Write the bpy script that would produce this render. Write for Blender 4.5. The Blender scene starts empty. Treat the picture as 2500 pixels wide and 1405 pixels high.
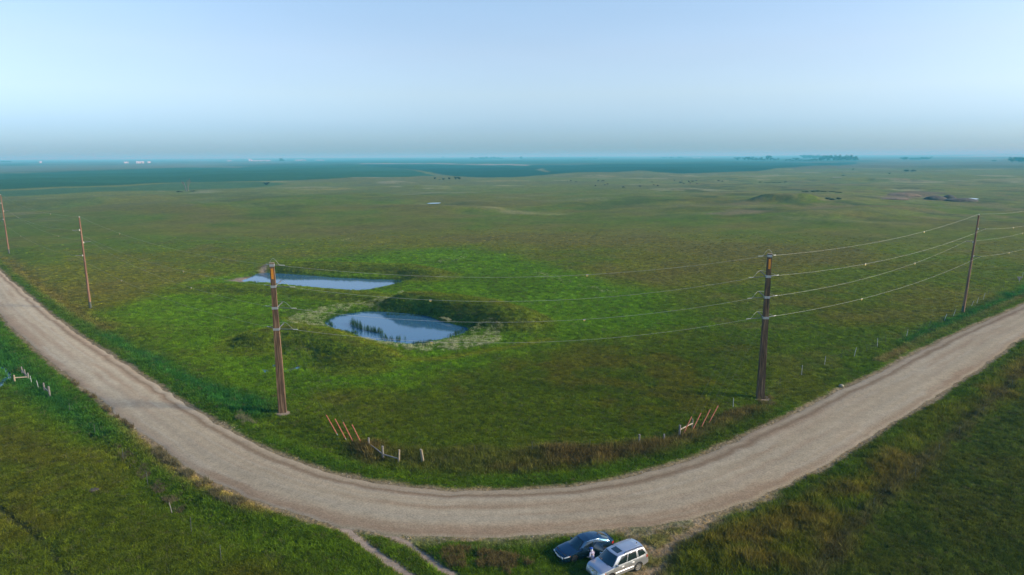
import bpy, bmesh, math, random
import numpy as np
from mathutils import Vector, Matrix

# ------------------------------------------------------------------ camera, sky, sun, exposure
C = bpy.context.scene
COL = C.collection
CAM_H = 32.0
FPX = 1666.67                       # focal length in photo pixels (24 mm on a 36 mm wide sensor, 2500 px)
PITCH = math.atan(320.5 / FPX)
ROLL = math.radians(0.3)
_f = np.array([0, math.cos(PITCH), -math.sin(PITCH)])
_r = np.array([1.0, 0, 0])
_u = np.array([0, math.sin(PITCH), math.cos(PITCH)])
CX = math.cos(ROLL) * _r - math.sin(ROLL) * _u
CY = math.sin(ROLL) * _r + math.cos(ROLL) * _u
cam_d = bpy.data.cameras.new('camera')
cam_d.lens = 24.0
cam_d.sensor_width = 36.0
cam_d.clip_start = 0.5
cam_d.clip_end = 80000.0
cam = bpy.data.objects.new('camera', cam_d)
COL.objects.link(cam)
M = Matrix.Identity(4)
for i in range(3):
    M[i][0] = CX[i]; M[i][1] = CY[i]; M[i][2] = -_f[i]
M[2][3] = CAM_H
cam.matrix_world = M
C.camera = cam

SUN_EL = math.radians(25)
SUN_AZ = math.radians(98)          # clockwise from +Y (the view direction)
sun_dir = Vector((math.sin(SUN_AZ) * math.cos(SUN_EL), math.cos(SUN_AZ) * math.cos(SUN_EL), math.sin(SUN_EL)))
W = bpy.data.worlds.new('World')
C.world = W
W.use_nodes = True
wn, wl = W.node_tree.nodes, W.node_tree.links
for n in list(wn): wn.remove(n)
sky = wn.new('ShaderNodeTexSky'); sky.sky_type = 'NISHITA'; sky.sun_disc = False
sky.sun_elevation = SUN_EL; sky.sun_rotation = SUN_AZ
sky.altitude = 400; sky.air_density = 1.0; sky.dust_density = 1.2; sky.ozone_density = 1.5
# the smoke lying over the horizon: a dim blue layer under a brighter pale band, the same all the way round
geo = wn.new('ShaderNodeNewGeometry')
sep = wn.new('ShaderNodeSeparateXYZ')
neg = wn.new('ShaderNodeMath'); neg.operation = 'MULTIPLY'; neg.inputs[1].default_value = -1.0
ramp = wn.new('ShaderNodeValToRGB')
SKY_RAMP = [(0.0, (0.44, 0.70, 1.00)), (0.015, (0.42, 0.66, 1.06)), (0.04, (0.50, 0.69, 1.05)), (0.085, (0.78, 0.83, 0.96)), (0.14, (0.94, 0.91, 0.96)), (0.24, (1.05, 1.06, 1.06)), (0.45, (0.52, 0.80, 1.06)), (0.75, (0.34, 0.67, 1.05))]
el = ramp.color_ramp.elements
while len(el) < len(SKY_RAMP): el.new(0.5)
for e_, (p_, c_) in zip(el, SKY_RAMP):
    e_.position = p_; e_.color = (*c_, 1)
mulc = wn.new('ShaderNodeMix'); mulc.data_type = 'RGBA'; mulc.blend_type = 'MULTIPLY'; mulc.inputs[0].default_value = 1.0
bg = wn.new('ShaderNodeBackground'); bg.inputs['Strength'].default_value = 0.15
wo = wn.new('ShaderNodeOutputWorld')
wl.new(geo.outputs['Incoming'], sep.inputs[0])
wl.new(sep.outputs['Z'], neg.inputs[0])
wl.new(neg.outputs[0], ramp.inputs['Fac'])
wl.new(sky.outputs[0], mulc.inputs[6]); wl.new(ramp.outputs[0], mulc.inputs[7])
# faint drifts in the smoke, a couple of per cent
smap = wn.new('ShaderNodeMapping'); smap.inputs['Scale'].default_value = (1.5, 1.5, 8.0)
snz = wn.new('ShaderNodeTexNoise'); snz.inputs['Scale'].default_value = 2.2; snz.inputs['Detail'].default_value = 4
smr = wn.new('ShaderNodeMapRange'); smr.inputs[1].default_value = 0.3; smr.inputs[2].default_value = 0.7; smr.inputs[3].default_value = 0.985; smr.inputs[4].default_value = 1.015
ssc = wn.new('ShaderNodeVectorMath'); ssc.operation = 'SCALE'
wl.new(geo.outputs['Incoming'], smap.inputs[0]); wl.new(smap.outputs[0], snz.inputs['Vector']); wl.new(snz.outputs[0], smr.inputs[0])
wl.new(mulc.outputs[2], ssc.inputs[0]); wl.new(smr.outputs[0], ssc.inputs['Scale'])
wl.new(ssc.outputs[0], bg.inputs['Color'])
wl.new(bg.outputs[0], wo.inputs['Surface'])

sl = bpy.data.lights.new('sun', 'SUN')
sl.energy = 4.3
sl.angle = math.radians(8)        # softened by the smoke
sl.color = (1.0, 0.86, 0.62)
so = bpy.data.objects.new('sun', sl)
COL.objects.link(so)
so.rotation_euler = sun_dir.to_track_quat('Z', 'Y').to_euler()
so.location = (60, -30, 90)
vs = C.view_settings
vs.view_transform = 'Standard'
try: vs.look = 'None'
except Exception: pass
vs.exposure = 0.45; vs.gamma = 1.0
vs.use_curve_mapping = False
C.cycles.max_bounces = 6
C.cycles.volume_bounces = 0
C.cycles.use_denoising = True

# ------------------------------------------------------------------ helpers
KS = CAM_H / 27.6
rng = np.random.default_rng(7)
random.seed(7)
EYE = np.array([0, 0, CAM_H])

def ray(px, py):
    d = _f + (px - 1250) / FPX * CX - (py - 702.5) / FPX * CY
    return d / np.linalg.norm(d)

def gp(px, py, z=0.0):
    """the place on the level z that the photo shows at this pixel"""
    d = ray(px, py)
    p = EYE + d * ((z - CAM_H) / d[2])
    return p[:2]

def gpl(lst, z=0.0):
    return np.array([gp(a, b, z) for a, b in lst])

def proj(p):
    v = np.asarray(p, float) - EYE
    w = v @ _f
    return 1250 + FPX * (v @ CX) / w, 702.5 - FPX * (v @ CY) / w

def h2(ix, iy, seed):
    ix = ix.astype(np.int64); iy = iy.astype(np.int64)
    h = (ix * 374761393 + iy * 668265263 + seed * 974634777) & 0xFFFFFFFF
    h = ((h ^ (h >> 13)) * 1274126177) & 0xFFFFFFFF
    h = (h ^ (h >> 16)) & 0xFFFFFFFF
    return h.astype(np.float64) / 4294967295.0

def vnoise(x, y, seed=0):
    ix = np.floor(x); iy = np.floor(y)
    fx = x - ix; fy = y - iy
    fx = fx * fx * (3 - 2 * fx); fy = fy * fy * (3 - 2 * fy)
    a = h2(ix, iy, seed); b = h2(ix + 1, iy, seed); c = h2(ix, iy + 1, seed); d = h2(ix + 1, iy + 1, seed)
    return (a * (1 - fx) + b * fx) * (1 - fy) + (c * (1 - fx) + d * fx) * fy

def fbm(x, y, scale, seed=0, oct=4):
    t = 0; a = 0.5; s = 0
    c_, s_ = 0.8, 0.6
    x = x / scale; y = y / scale
    for o in range(oct):
        t = t + a * vnoise(x, y, seed + o * 17); s += a; a *= 0.5
        x, y = (c_ * x - s_ * y) * 2.03 + 5.3, (s_ * x + c_ * y) * 2.03 + 1.7
    return t / s

def sst(a, b, x):
    t = np.clip((x - a) / (b - a), 0, 1)
    return t * t * (3 - 2 * t)

def dist_line(x, y, pl):
    """distance to a polyline"""
    best = np.full(x.shape, 1e9)
    for (ax, ay), (bx, by) in zip(pl[:-1], pl[1:]):
        dx, dy = bx - ax, by - ay
        t = np.clip(((x - ax) * dx + (y - ay) * dy) / (dx * dx + dy * dy + 1e-12), 0, 1)
        d = (x - ax - t * dx) ** 2 + (y - ay - t * dy) ** 2
        best = np.minimum(best, d)
    return np.sqrt(best)

def sd_poly(x, y, pl, margin=30.0):
    """signed distance to a closed outline, negative inside; clipped to +-margin"""
    out = np.full(x.shape, margin)
    lo = pl.min(0) - margin; hi = pl.max(0) + margin
    m = (x > lo[0]) & (x < hi[0]) & (y > lo[1]) & (y < hi[1])
    if not m.any(): return out
    xs, ys = x[m], y[m]
    cl = np.vstack([pl, pl[:1]])
    d = dist_line(xs, ys, cl)
    ins = np.zeros(xs.shape, bool)
    for (ax, ay), (bx, by) in zip(cl[:-1], cl[1:]):
        if ay == by: continue
        c = ((ay > ys) != (by > ys)) & (xs < (bx - ax) * (ys - ay) / (by - ay) + ax)
        ins ^= c
    out[m] = np.where(ins, -d, d)
    return out

def smooth_line(pts, n, close=False):
    """Catmull-Rom through the points, evenly resampled"""
    P = np.asarray(pts, float)
    if close: P = np.vstack([P[-1], P, P[0], P[1]])
    else: P = np.vstack([2 * P[0] - P[1], P, 2 * P[-1] - P[-2]])
    o = []
    for i in range(1, len(P) - 2):
        for t in np.linspace(0, 1, 16, endpoint=False):
            o.append(0.5 * (2 * P[i] + (P[i + 1] - P[i - 1]) * t + (2 * P[i - 1] - 5 * P[i] + 4 * P[i + 1] - P[i + 2]) * t * t + (3 * P[i] - P[i - 1] - 3 * P[i + 1] + P[i + 2]) * t ** 3))
    if not close: o.append(P[-2])
    o = np.array(o)
    s = np.concatenate([[0], np.cumsum(np.linalg.norm(np.diff(o, axis=0), axis=1))])
    q = np.linspace(0, s[-1], n)
    return np.stack([np.interp(q, s, o[:, k]) for k in range(o.shape[1])], 1)

def tag(o, label=None, cat=None, group=None, kind=None):
    if label: o['label'] = label
    if cat: o['category'] = cat
    if group: o['group'] = group
    if kind: o['kind'] = kind
    return o

def empty(name, loc, rz=0.0):
    o = bpy.data.objects.new(name, None)
    o.empty_display_size = 0.3
    COL.objects.link(o)
    o.location = loc; o.rotation_euler = (0, 0, rz)
    return o

def link(name, me, parent=None, mat=None, smooth=True, angle=40):
    if mat is not None and not me.materials: me.materials.append(mat)
    if smooth:
        me.shade_smooth()
        if angle: me.set_sharp_from_angle(angle=math.radians(angle))
    o = bpy.data.objects.new(name, me)
    COL.objects.link(o)
    if parent is not None: o.parent = parent
    return o

def mesh(name, v, f):
    me = bpy.data.meshes.new(name)
    me.from_pydata([tuple(map(float, p)) for p in v], [], [tuple(map(int, q)) for q in f])
    me.validate()
    bm = bmesh.new(); bm.from_mesh(me)
    bmesh.ops.recalc_face_normals(bm, faces=bm.faces)
    bm.to_mesh(me); bm.free()
    me.update()
    return me

def obj(name, vf, mat, parent=None, smooth=True, angle=40):
    return link(name, mesh(name, *vf), parent, mat, smooth, angle)

def np_mesh(name, verts, quads):
    me = bpy.data.meshes.new(name)
    nv, nf = len(verts), len(quads)
    k = quads.shape[1]
    me.vertices.add(nv); me.vertices.foreach_set('co', np.ascontiguousarray(verts, np.float32).ravel())
    me.loops.add(nf * k); me.loops.foreach_set('vertex_index', np.ascontiguousarray(quads, np.int32).ravel())
    me.polygons.add(nf)
    me.polygons.foreach_set('loop_start', np.arange(0, nf * k, k, dtype=np.int32))
    me.polygons.foreach_set('loop_total', np.full(nf, k, np.int32))
    me.update(calc_edges=True)
    return me

def set_col(me, rgb, name='tint'):
    a = me.attributes.new(name, 'FLOAT_COLOR', 'POINT')
    c = np.ones((len(rgb), 4), np.float32); c[:, :3] = rgb
    a.data.foreach_set('color', c.ravel())

def join(*parts):
    v, f = [], []
    for pv, pf in parts:
        b = len(v)
        v += [tuple(p) for p in pv]; f += [tuple(i + b for i in q) for q in pf]
    return v, f

def box(c, s, rz=0.0, taper=1.0):
    hx, hy, hz = s[0] / 2, s[1] / 2, s[2] / 2
    v = []
    for z in (-1, 1):
        k = taper if z > 0 else 1
        for x, y in ((-1, -1), (1, -1), (1, 1), (-1, 1)):
            X, Y = x * hx * k, y * hy * k
            v.append((c[0] + X * math.cos(rz) - Y * math.sin(rz), c[1] + X * math.sin(rz) + Y * math.cos(rz), c[2] + z * hz))
    return v, [(3, 2, 1, 0), (4, 5, 6, 7), (0, 1, 5, 4), (1, 2, 6, 5), (2, 3, 7, 6), (3, 0, 4, 7)]

def tube(pts, rad, n=8, cap=True):
    """a round bar along points; rad is one number or one per point"""
    P = [Vector(p) for p in pts]
    R = rad if hasattr(rad, '__len__') else [rad] * len(P)
    v, f = [], []
    up = Vector((0, 0, 1))
    pn = None
    for i, p in enumerate(P):
        t = (P[min(i + 1, len(P) - 1)] - P[max(i - 1, 0)]).normalized()
        if pn is None:
            a = t.cross(up)
            if a.length < 1e-3: a = t.cross(Vector((1, 0, 0)))
            a.normalize()
        else:
            a = (pn - t * pn.dot(t)).normalized()
        pn = a
        b = t.cross(a)
        for k in range(n):
            w = 2 * math.pi * k / n
            v.append(p + (a * math.cos(w) + b * math.sin(w)) * R[i])
    for i in range(len(P) - 1):
        for k in range(n):
            f.append((i * n + k, i * n + (k + 1) % n, (i + 1) * n + (k + 1) % n, (i + 1) * n + k))
    if cap:
        f.append(tuple(range(n - 1, -1, -1)))
        f.append(tuple(range((len(P) - 1) * n, len(P) * n)))
    return v, f

# ------------------------------------------------------------------ materials
def mat(name, col, rough=0.8, metal=0.0, noise=None, bump=0.0, spec=0.4, coat=0.0, trans=0.0):
    m = bpy.data.materials.new(name); m.use_nodes = True
    nt = m.node_tree; b = nt.nodes['Principled BSDF']
    b.inputs['Base Color'].default_value = (*col, 1)
    b.inputs['Roughness'].default_value = rough
    b.inputs['Metallic'].default_value = metal
    b.inputs['Specular IOR Level'].default_value = spec
    b.inputs['Coat Weight'].default_value = coat
    b.inputs['Coat Roughness'].default_value = 0.05
    if noise:
        sc, amt, stretch = noise
        tc = nt.nodes.new('ShaderNodeTexCoord'); mp = nt.nodes.new('ShaderNodeMapping')
        mp.inputs['Scale'].default_value = stretch
        nz = nt.nodes.new('ShaderNodeTexNoise'); nz.inputs['Scale'].default_value = sc; nz.inputs['Detail'].default_value = 6
        mx = nt.nodes.new('ShaderNodeMix'); mx.data_type = 'RGBA'
        mx.inputs[6].default_value = (*[c * (1 - amt) for c in col], 1)
        mx.inputs[7].default_value = (*[min(1, c * (1 + amt)) for c in col], 1)
        nt.links.new(tc.outputs['Object'], mp.inputs[0]); nt.links.new(mp.outputs[0], nz.inputs['Vector'])
        rp = nt.nodes.new('ShaderNodeMapRange'); rp.inputs[1].default_value = 0.3; rp.inputs[2].default_value = 0.7
        nt.links.new(nz.outputs[0], rp.inputs[0]); nt.links.new(rp.outputs[0], mx.inputs[0])
        nt.links.new(mx.outputs[2], b.inputs['Base Color'])
        if bump:
            bp = nt.nodes.new('ShaderNodeBump'); bp.inputs['Strength'].default_value = bump; bp.inputs['Distance'].default_value = 0.05
            nt.links.new(nz.outputs[0], bp.inputs['Height']); nt.links.new(bp.outputs[0], b.inputs['Normal'])
    return m

def mat_tint(name, mults, bump=0.6, bumpdist=0.25, rough=0.95, inst=False, trans=0.0, spec=0.03):
    """colour from the 'tint' attribute, broken up by noise at several sizes (metres, amount)"""
    m = bpy.data.materials.new(name); m.use_nodes = True
    nt = m.node_tree; b = nt.nodes['Principled BSDF']
    at = nt.nodes.new('ShaderNodeAttribute'); at.attribute_name = 'tint'
    if inst: at.attribute_type = 'INSTANCER'
    b.inputs['Roughness'].default_value = rough
    b.inputs['Specular IOR Level'].default_value = spec
    last = at.outputs['Color']
    tc = nt.nodes.new('ShaderNodeTexCoord')
    h = None
    for size, amt, det in mults:
        nz = nt.nodes.new('ShaderNodeTexNoise'); nz.inputs['Scale'].default_value = 1.0 / size; nz.inputs['Detail'].default_value = det
        nz.inputs['Roughness'].default_value = 0.6
        nt.links.new(tc.outputs['Object'], nz.inputs['Vector'])
        mr = nt.nodes.new('ShaderNodeMapRange'); mr.inputs[1].default_value = 0.3; mr.inputs[2].default_value = 0.7
        mr.inputs[3].default_value = 1 - amt; mr.inputs[4].default_value = 1 + amt
        nt.links.new(nz.outputs[0], mr.inputs[0])
        vm = nt.nodes.new('ShaderNodeVectorMath'); vm.operation = 'SCALE'
        nt.links.new(last, vm.inputs[0]); nt.links.new(mr.outputs[0], vm.inputs['Scale'])
        last = vm.outputs[0]
        if h is None: h = nz.outputs[0]
    nt.links.new(last, b.inputs['Base Color'])
    if bump and h is not None:
        bp = nt.nodes.new('ShaderNodeBump'); bp.inputs['Strength'].default_value = bump; bp.inputs['Distance'].default_value = bumpdist
        nt.links.new(h, bp.inputs['Height']); nt.links.new(bp.outputs[0], b.inputs['Normal'])
    if trans:
        tr = nt.nodes.new('ShaderNodeBsdfTranslucent'); mx = nt.nodes.new('ShaderNodeMixShader'); mx.inputs[0].default_value = trans
        nt.links.new(last, tr.inputs[0]); nt.links.new(b.outputs[0], mx.inputs[1]); nt.links.new(tr.outputs[0], mx.inputs[2])
        nt.links.new(mx.outputs[0], nt.nodes['Material Output'].inputs['Surface'])
    return m

MAT = {}
MAT['ground'] = mat_tint('ground', [(0.45, 0.35, 4), (2.6, 0.22, 3), (14.0, 0.15, 3)], bump=0.8, bumpdist=0.35)
MAT['road'] = mat_tint('gravel road', [(0.16, 0.26, 6), (0.9, 0.10, 4), (6.0, 0.06, 3)], bump=0.6, bumpdist=0.04)
MAT['grass'] = mat_tint('grass blades', [], bump=0, inst=True, trans=0.35)
MAT['galv'] = mat('galvanised steel', (0.42, 0.43, 0.44), 0.5, 0.6, noise=(9, 0.2, (1, 1, 1)))
MAT['polymer'] = mat('grey polymer insulator', (0.10, 0.11, 0.12), 0.5, noise=(9, 0.2, (1, 1, 1)))
MAT['porc'] = mat('pale insulator', (0.52, 0.50, 0.44), 0.35, noise=(9, 0.1, (1, 1, 1)))
MAT['wire'] = mat('aluminium wire', (0.45, 0.46, 0.40), 0.55, 0.0, noise=(3, 0.1, (1, 1, 1)))
MAT['guy'] = mat('steel guy wire', (0.13, 0.15, 0.10), 0.7, 0.0, noise=(3, 0.1, (1, 1, 1)))
MAT['orange'] = mat('weathered orange plastic', (0.36, 0.11, 0.055), 0.6, noise=(4, 0.25, (1, 1, 1)))
MAT['ochre'] = mat('orange stain', (0.60, 0.23, 0.02), 0.7, noise=(6, 0.35, (6, 6, 0.6)), bump=0.2)
MAT['yellow'] = mat('yellow marker plastic', (0.62, 0.46, 0.12), 0.5, noise=(5, 0.15, (1, 1, 1)))
MAT['post'] = mat('weathered grey wood', (0.20, 0.185, 0.16), 0.9, noise=(6, 0.4, (5, 5, 0.7)), bump=0.4)
MAT['palewood'] = mat('bare pale timber', (0.33, 0.28, 0.20), 0.85, noise=(6, 0.25, (3, 3, 0.7)), bump=0.3)
MAT['tan'] = mat('sunlit tan timber', (0.31, 0.25, 0.17), 0.85, noise=(6, 0.3, (5, 5, 0.7)), bump=0.3)
MAT['tpost'] = mat('white painted steel post', (0.42, 0.44, 0.43), 0.6, noise=(6, 0.2, (1, 1, 1)))
MAT['dpost'] = mat('dark steel post', (0.07, 0.08, 0.06), 0.7, noise=(6, 0.3, (1, 1, 1)))
MAT['soil'] = mat('bare soil', (0.23, 0.175, 0.125), 0.95, noise=(3, 0.35, (1, 1, 1)), bump=0.6)
MAT['darksoil'] = mat('dark soil', (0.06, 0.05, 0.04), 0.95, noise=(0.6, 0.4, (1, 1, 1)), bump=0.6)
MAT['redsoil'] = mat('reddish soil', (0.135, 0.098, 0.062), 0.95, noise=(0.4, 0.3, (1, 1, 1)), bump=0.6)
MAT['stone'] = mat('pale stone', (0.24, 0.22, 0.15), 0.9, noise=(4, 0.3, (1, 1, 1)), bump=0.5)

def wood_pole_mat(name, dark, mid, light):
    m = bpy.data.materials.new(name); m.use_nodes = True
    nt = m.node_tree; b = nt.nodes['Principled BSDF']; b.inputs['Roughness'].default_value = 0.85
    b.inputs['Specular IOR Level'].default_value = 0.25
    tc = nt.nodes.new('ShaderNodeTexCoord'); mp = nt.nodes.new('ShaderNodeMapping'); mp.inputs['Scale'].default_value = (7, 7, 0.28)
    nz = nt.nodes.new('ShaderNodeTexNoise'); nz.inputs['Scale'].default_value = 1.3; nz.inputs['Detail'].default_value = 6; nz.inputs['Roughness'].default_value = 0.65
    cr = nt.nodes.new('ShaderNodeValToRGB')
    cr.color_ramp.elements[0].position = 0.36; cr.color_ramp.elements[0].color = (*dark, 1)
    cr.color_ramp.elements[1].position = 0.68; cr.color_ramp.elements[1].color = (*light, 1)
    e = cr.color_ramp.elements.new(0.5); e.color = (*mid, 1)
    bp = nt.nodes.new('ShaderNodeBump'); bp.inputs['Strength'].default_value = 0.5; bp.inputs['Distance'].default_value = 0.03
    nt.links.new(tc.outputs['Object'], mp.inputs[0]); nt.links.new(mp.outputs[0], nz.inputs['Vector'])
    nt.links.new(nz.outputs[0], cr.inputs[0]); nt.links.new(cr.outputs[0], b.inputs['Base Color'])
    nt.links.new(nz.outputs[0], bp.inputs['Height']); nt.links.new(bp.outputs[0], b.inputs['Normal'])
    return m
MAT['lam'] = wood_pole_mat('laminated pole timber', (0.028, 0.018, 0.012), (0.115, 0.066, 0.036), (0.32, 0.205, 0.115))
MAT['lam2'] = wood_pole_mat('dark laminated pole timber', (0.020, 0.014, 0.010), (0.085, 0.050, 0.028), (0.27, 0.17, 0.09))
MAT['pole'] = wood_pole_mat('round pole timber', (0.08, 0.045, 0.03), (0.20, 0.105, 0.065), (0.36, 0.22, 0.14))

def water_mat(name, col, rough=0.06):
    m = bpy.data.materials.new(name); m.use_nodes = True
    nt = m.node_tree; b = nt.nodes['Principled BSDF']
    b.inputs['Base Color'].default_value = (*col, 1); b.inputs['Roughness'].default_value = rough
    b.inputs['IOR'].default_value = 1.6
    tc = nt.nodes.new('ShaderNodeTexCoord'); mp = nt.nodes.new('ShaderNodeMapping'); mp.inputs['Scale'].default_value = (1, 1.6, 1)
    nz = nt.nodes.new('ShaderNodeTexNoise'); nz.inputs['Scale'].default_value = 1.8; nz.inputs['Detail'].default_value = 3
    bp = nt.nodes.new('ShaderNodeBump'); bp.inputs['Strength'].default_value = 0.06; bp.inputs['Distance'].default_value = 0.05
    nt.links.new(tc.outputs['Object'], mp.inputs[0]); nt.links.new(mp.outputs[0], nz.inputs['Vector'])
    nt.links.new(nz.outputs[0], bp.inputs['Height']); nt.links.new(bp.outputs[0], b.inputs['Normal'])
    return m
MAT['water'] = water_mat('pond water', (0.035, 0.11, 0.20))

# ------------------------------------------------------------------ the lie of the land (metres; camera above the origin, looking along +Y)
INNER = [(0,660),(60,712),(150,785),(240,845),(300,885),(370,930),(450,985),(550,1045),(650,1093),(760,1138),(900,1175),(1030,1190),(1150,1196),(1280,1196),(1400,1185),(1550,1160),(1700,1115),(1850,1050),(2000,978),(2150,905),(2300,830),(2500,742)]
OUTER = [(0,770),(60,830),(130,890),(200,945),(270,1000),(340,1055),(420,1115),(500,1165),(600,1215),(700,1250),(830,1285),(960,1308),(1100,1312),(1250,1310),(1400,1300),(1550,1290),(1650,1275),(1750,1250),(1870,1210),(1960,1165),(2060,1110),(2200,1022),(2300,960),(2400,895),(2500,825)]
DL = np.array([-0.66, 0.751]); DR = np.array([0.768, 0.64])
e_in = gpl(INNER); e_out = gpl(OUTER)
def extend(e):
    a = [e[0] + DL * k for k in (420, 300, 200, 120, 60)]
    b = [e[-1] + DR * k for k in (60, 120, 200, 300, 420)]
    return np.vstack([a, e, b])
e_in, e_out = extend(e_in), extend(e_out)
NR = 1500
r_in = smooth_line(e_in, NR); r_out = smooth_line(e_out, NR)
# meet the two edges square across the road
mid_ = smooth_line((r_in[::30] + r_out[::30]) / 2, NR)
tan_ = np.gradient(mid_, axis=0); tan_ /= np.linalg.norm(tan_, axis=1)[:, None]
nor_ = np.stack([-tan_[:, 1], tan_[:, 0]], 1)          # towards the inside of the bend
def edge_dist(edge):
    o = np.empty(NR)
    for i in range(NR):
        o[i] = np.min(np.hypot(*(edge - mid_[i]).T))
    return o
hw_in = edge_dist(r_in); hw_out = edge_dist(r_out)
s_arc = np.concatenate([[0], np.cumsum(np.linalg.norm(np.diff(mid_, axis=0), axis=1))])
jit = lambda s, k: 0.9 * (fbm(s, s * 0 + k, 2.2, 90 + k) - 0.5) + 0.5 * (fbm(s, s * 0 + k, 9.0, 95 + k) - 0.5)
hw_in = hw_in + jit(s_arc, 1); hw_out = hw_out + jit(s_arc, 5)
R_IN = mid_ + nor_ * hw_in[:, None]; R_OUT = mid_ - nor_ * hw_out[:, None]
ROAD = np.vstack([R_IN[::6], R_OUT[::-6]])

POND_FAR = smooth_line(gpl([(592,687),(610,678),(628,669),(660,667),(740,672),(820,678),(900,682),(985,685),(975,692),(930,703),(880,711),(800,707),(700,697),(640,692)], -0.35), 140, True)
POND_NEAR = smooth_line(gpl([(792,790),(830,770),(905,761),(1000,766),(1040,772),(1085,787),(1142,802),(1132,818),(1100,828),(1050,838),(1010,845),(960,839),(900,833),(855,815),(815,806)], -0.35), 140, True)
STREAM = gpl([(-60,868),(-10,895),(5,900),(14,906),(20,915),(18,922),(10,932),(4,942),(-30,960)], -0.3)
GROOVE = gpl([(-80,1200),(0,1236),(40,1270),(90,1312),(130,1352),(172,1405),(210,1470)])
RUTS = [smooth_line(gpl(p), 60) for p in ([(820,1276),(850,1296),(885,1325),(925,1354),(965,1382),(1005,1410),(1060,1450)], [(940,1300),(985,1322),(1030,1352),(1070,1380),(1115,1412),(1170,1455)])]
MOUNDS = [  # crest, height, half width
    (gpl([(1000,724),(1050,725),(1120,731),(1200,744),(1262,763)], 2.6), 3.3, 5.6),
    (gpl([(672,642),(760,641),(880,644),(1000,648),(1050,658)], 2.0), 2.1, 5.0),
    (gpl([(650,810),(705,802),(770,812),(830,832),(880,850)], 1.9), 2.2, 5.2),
    (gpl([(480,698),(600,700),(700,705),(850,714),(935,724)], 0.9), 1.0, 3.8),
]
FAR_MOUNDS = [
    (gpl([(1890,483),(1950,483)], 3.5), 4.5, 13),
    (gpl([(2060,434),(2200,434)], 2.5), 2.5, 25),
    (gpl([(980,501),(1180,503)], 1.5), 1.6, 16),
    (gpl([(40,491),(180,487),(330,481)], 2.5), 2.5, 26),
    (gpl([(2000,522),(2200,505)], 1.5), 1.8, 18),
]

APPROACH = np.array([[-11.0, 52.0], [-4.0, 50.5], [5.0, 50.0], [10.0, 48.0]])
def height(x, y):
    r = np.hypot(x, y) / KS
    far = sst(140, 420, r)
    z = 0.22 * (fbm(x, y, 9.0, 3, 3) - 0.5) * sst(30, 60, r)
    z = z + far * (9.0 * (fbm(x, y, 165.0, 11, 3) - 0.5))
    z = z + sst(5000, 9000, r) * 46 * np.maximum(0, fbm(x, y, 3800.0, 31, 3) - 0.47) * (0.6 + 0.6 * sst(-2000, 4500, x))
    for cr, h, w in MOUNDS + FAR_MOUNDS:
        lo = cr.min(0) - 4 * w; hi = cr.max(0) + 4 * w
        m = (x > lo[0]) & (x < hi[0]) & (y > lo[1]) & (y < hi[1])
        if m.any():
            d = dist_line(x[m], y[m], cr) + 0.9 * (fbm(x[m], y[m], 4.0, 5) - 0.5) * w * 0.4
            d = np.maximum(d, 0)
            z[m] += h * np.exp(-(d / w) ** 2.6)
    for p in (POND_FAR, POND_NEAR):
        d = sd_poly(x, y, p, 14.0)
        lvl = -0.35
        k = sst(3.2, 0.2, d)
        z = z * (1 - k) + (lvl + 0.05 + 0.1 * np.clip(d, 0, 4)) * k
        z = np.where(d < 0.2, np.minimum(z, lvl - 0.02 + 0.22 * np.clip(d, -4, 0.2)), z)
    d = sd_poly(x, y, ROAD, 14.0)
    k = sst(12, 7, d)
    flat = sst(6.0, 13.0, dist_line(x, y, APPROACH))           # no ditch where the cars stand and the track leaves
    z = z * (1 - k * flat) * (0.25 + 0.75 * sst(3, 9, dist_line(x, y, APPROACH))) - 0.42 * flat * np.exp(-((d - 4.6) / 2.1) ** 2)
    k = sst(1.2, 0.2, d)
    z = z * (1 - k) - 0.055 * k
    d = dist_line(x, y, GROOVE); z = z - 0.14 * np.exp(-(d / 0.35) ** 2)
    d = dist_line(x, y, STREAM); z = z - 0.3 * np.exp(-(d / 0.9) ** 2)
    for q in RUTS:
        d = dist_line(x, y, q); z = z - 0.08 * np.exp(-(d / 0.5) ** 2)
    return z

def hz(x, y):
    return float(height(np.array([float(x)]), np.array([float(y)]))[0])

def hit(px, py, start=20.0, stop=24000.0):
    """where the line of sight through this pixel of the photo meets the land"""
    d = ray(px, py)
    ts = np.geomspace(start, stop, 2600)
    P = EYE[None] + ts[:, None] * d[None]
    g = P[:, 2] - height(P[:, 0], P[:, 1])
    i = int(np.argmax(g < 0)) if (g < 0).any() else len(ts) - 1
    if i > 0:
        k = g[i - 1] / (g[i - 1] - g[i] + 1e-9); t = ts[i - 1] + k * (ts[i] - ts[i - 1])
    else: t = ts[0]
    p = EYE + t * d
    return Vector((p[0], p[1], hz(p[0], p[1])))

# ------------------------------------------------------------------ what grows where
OLIVE = np.array((0.122, 0.126, 0.018)); LUSH = np.array((0.076, 0.160, 0.006)); DEEP = np.array((0.022, 0.085, 0.016))
BROWN = np.array((0.110, 0.090, 0.026)); DARK = np.array((0.038, 0.052, 0.012)); TAN = np.array((0.24, 0.185, 0.075))
DIRT = np.array((0.27, 0.20, 0.13)); GREEN = np.array((0.060, 0.106, 0.006)); YELL = np.array((0.125, 0.140, 0.012))

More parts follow.
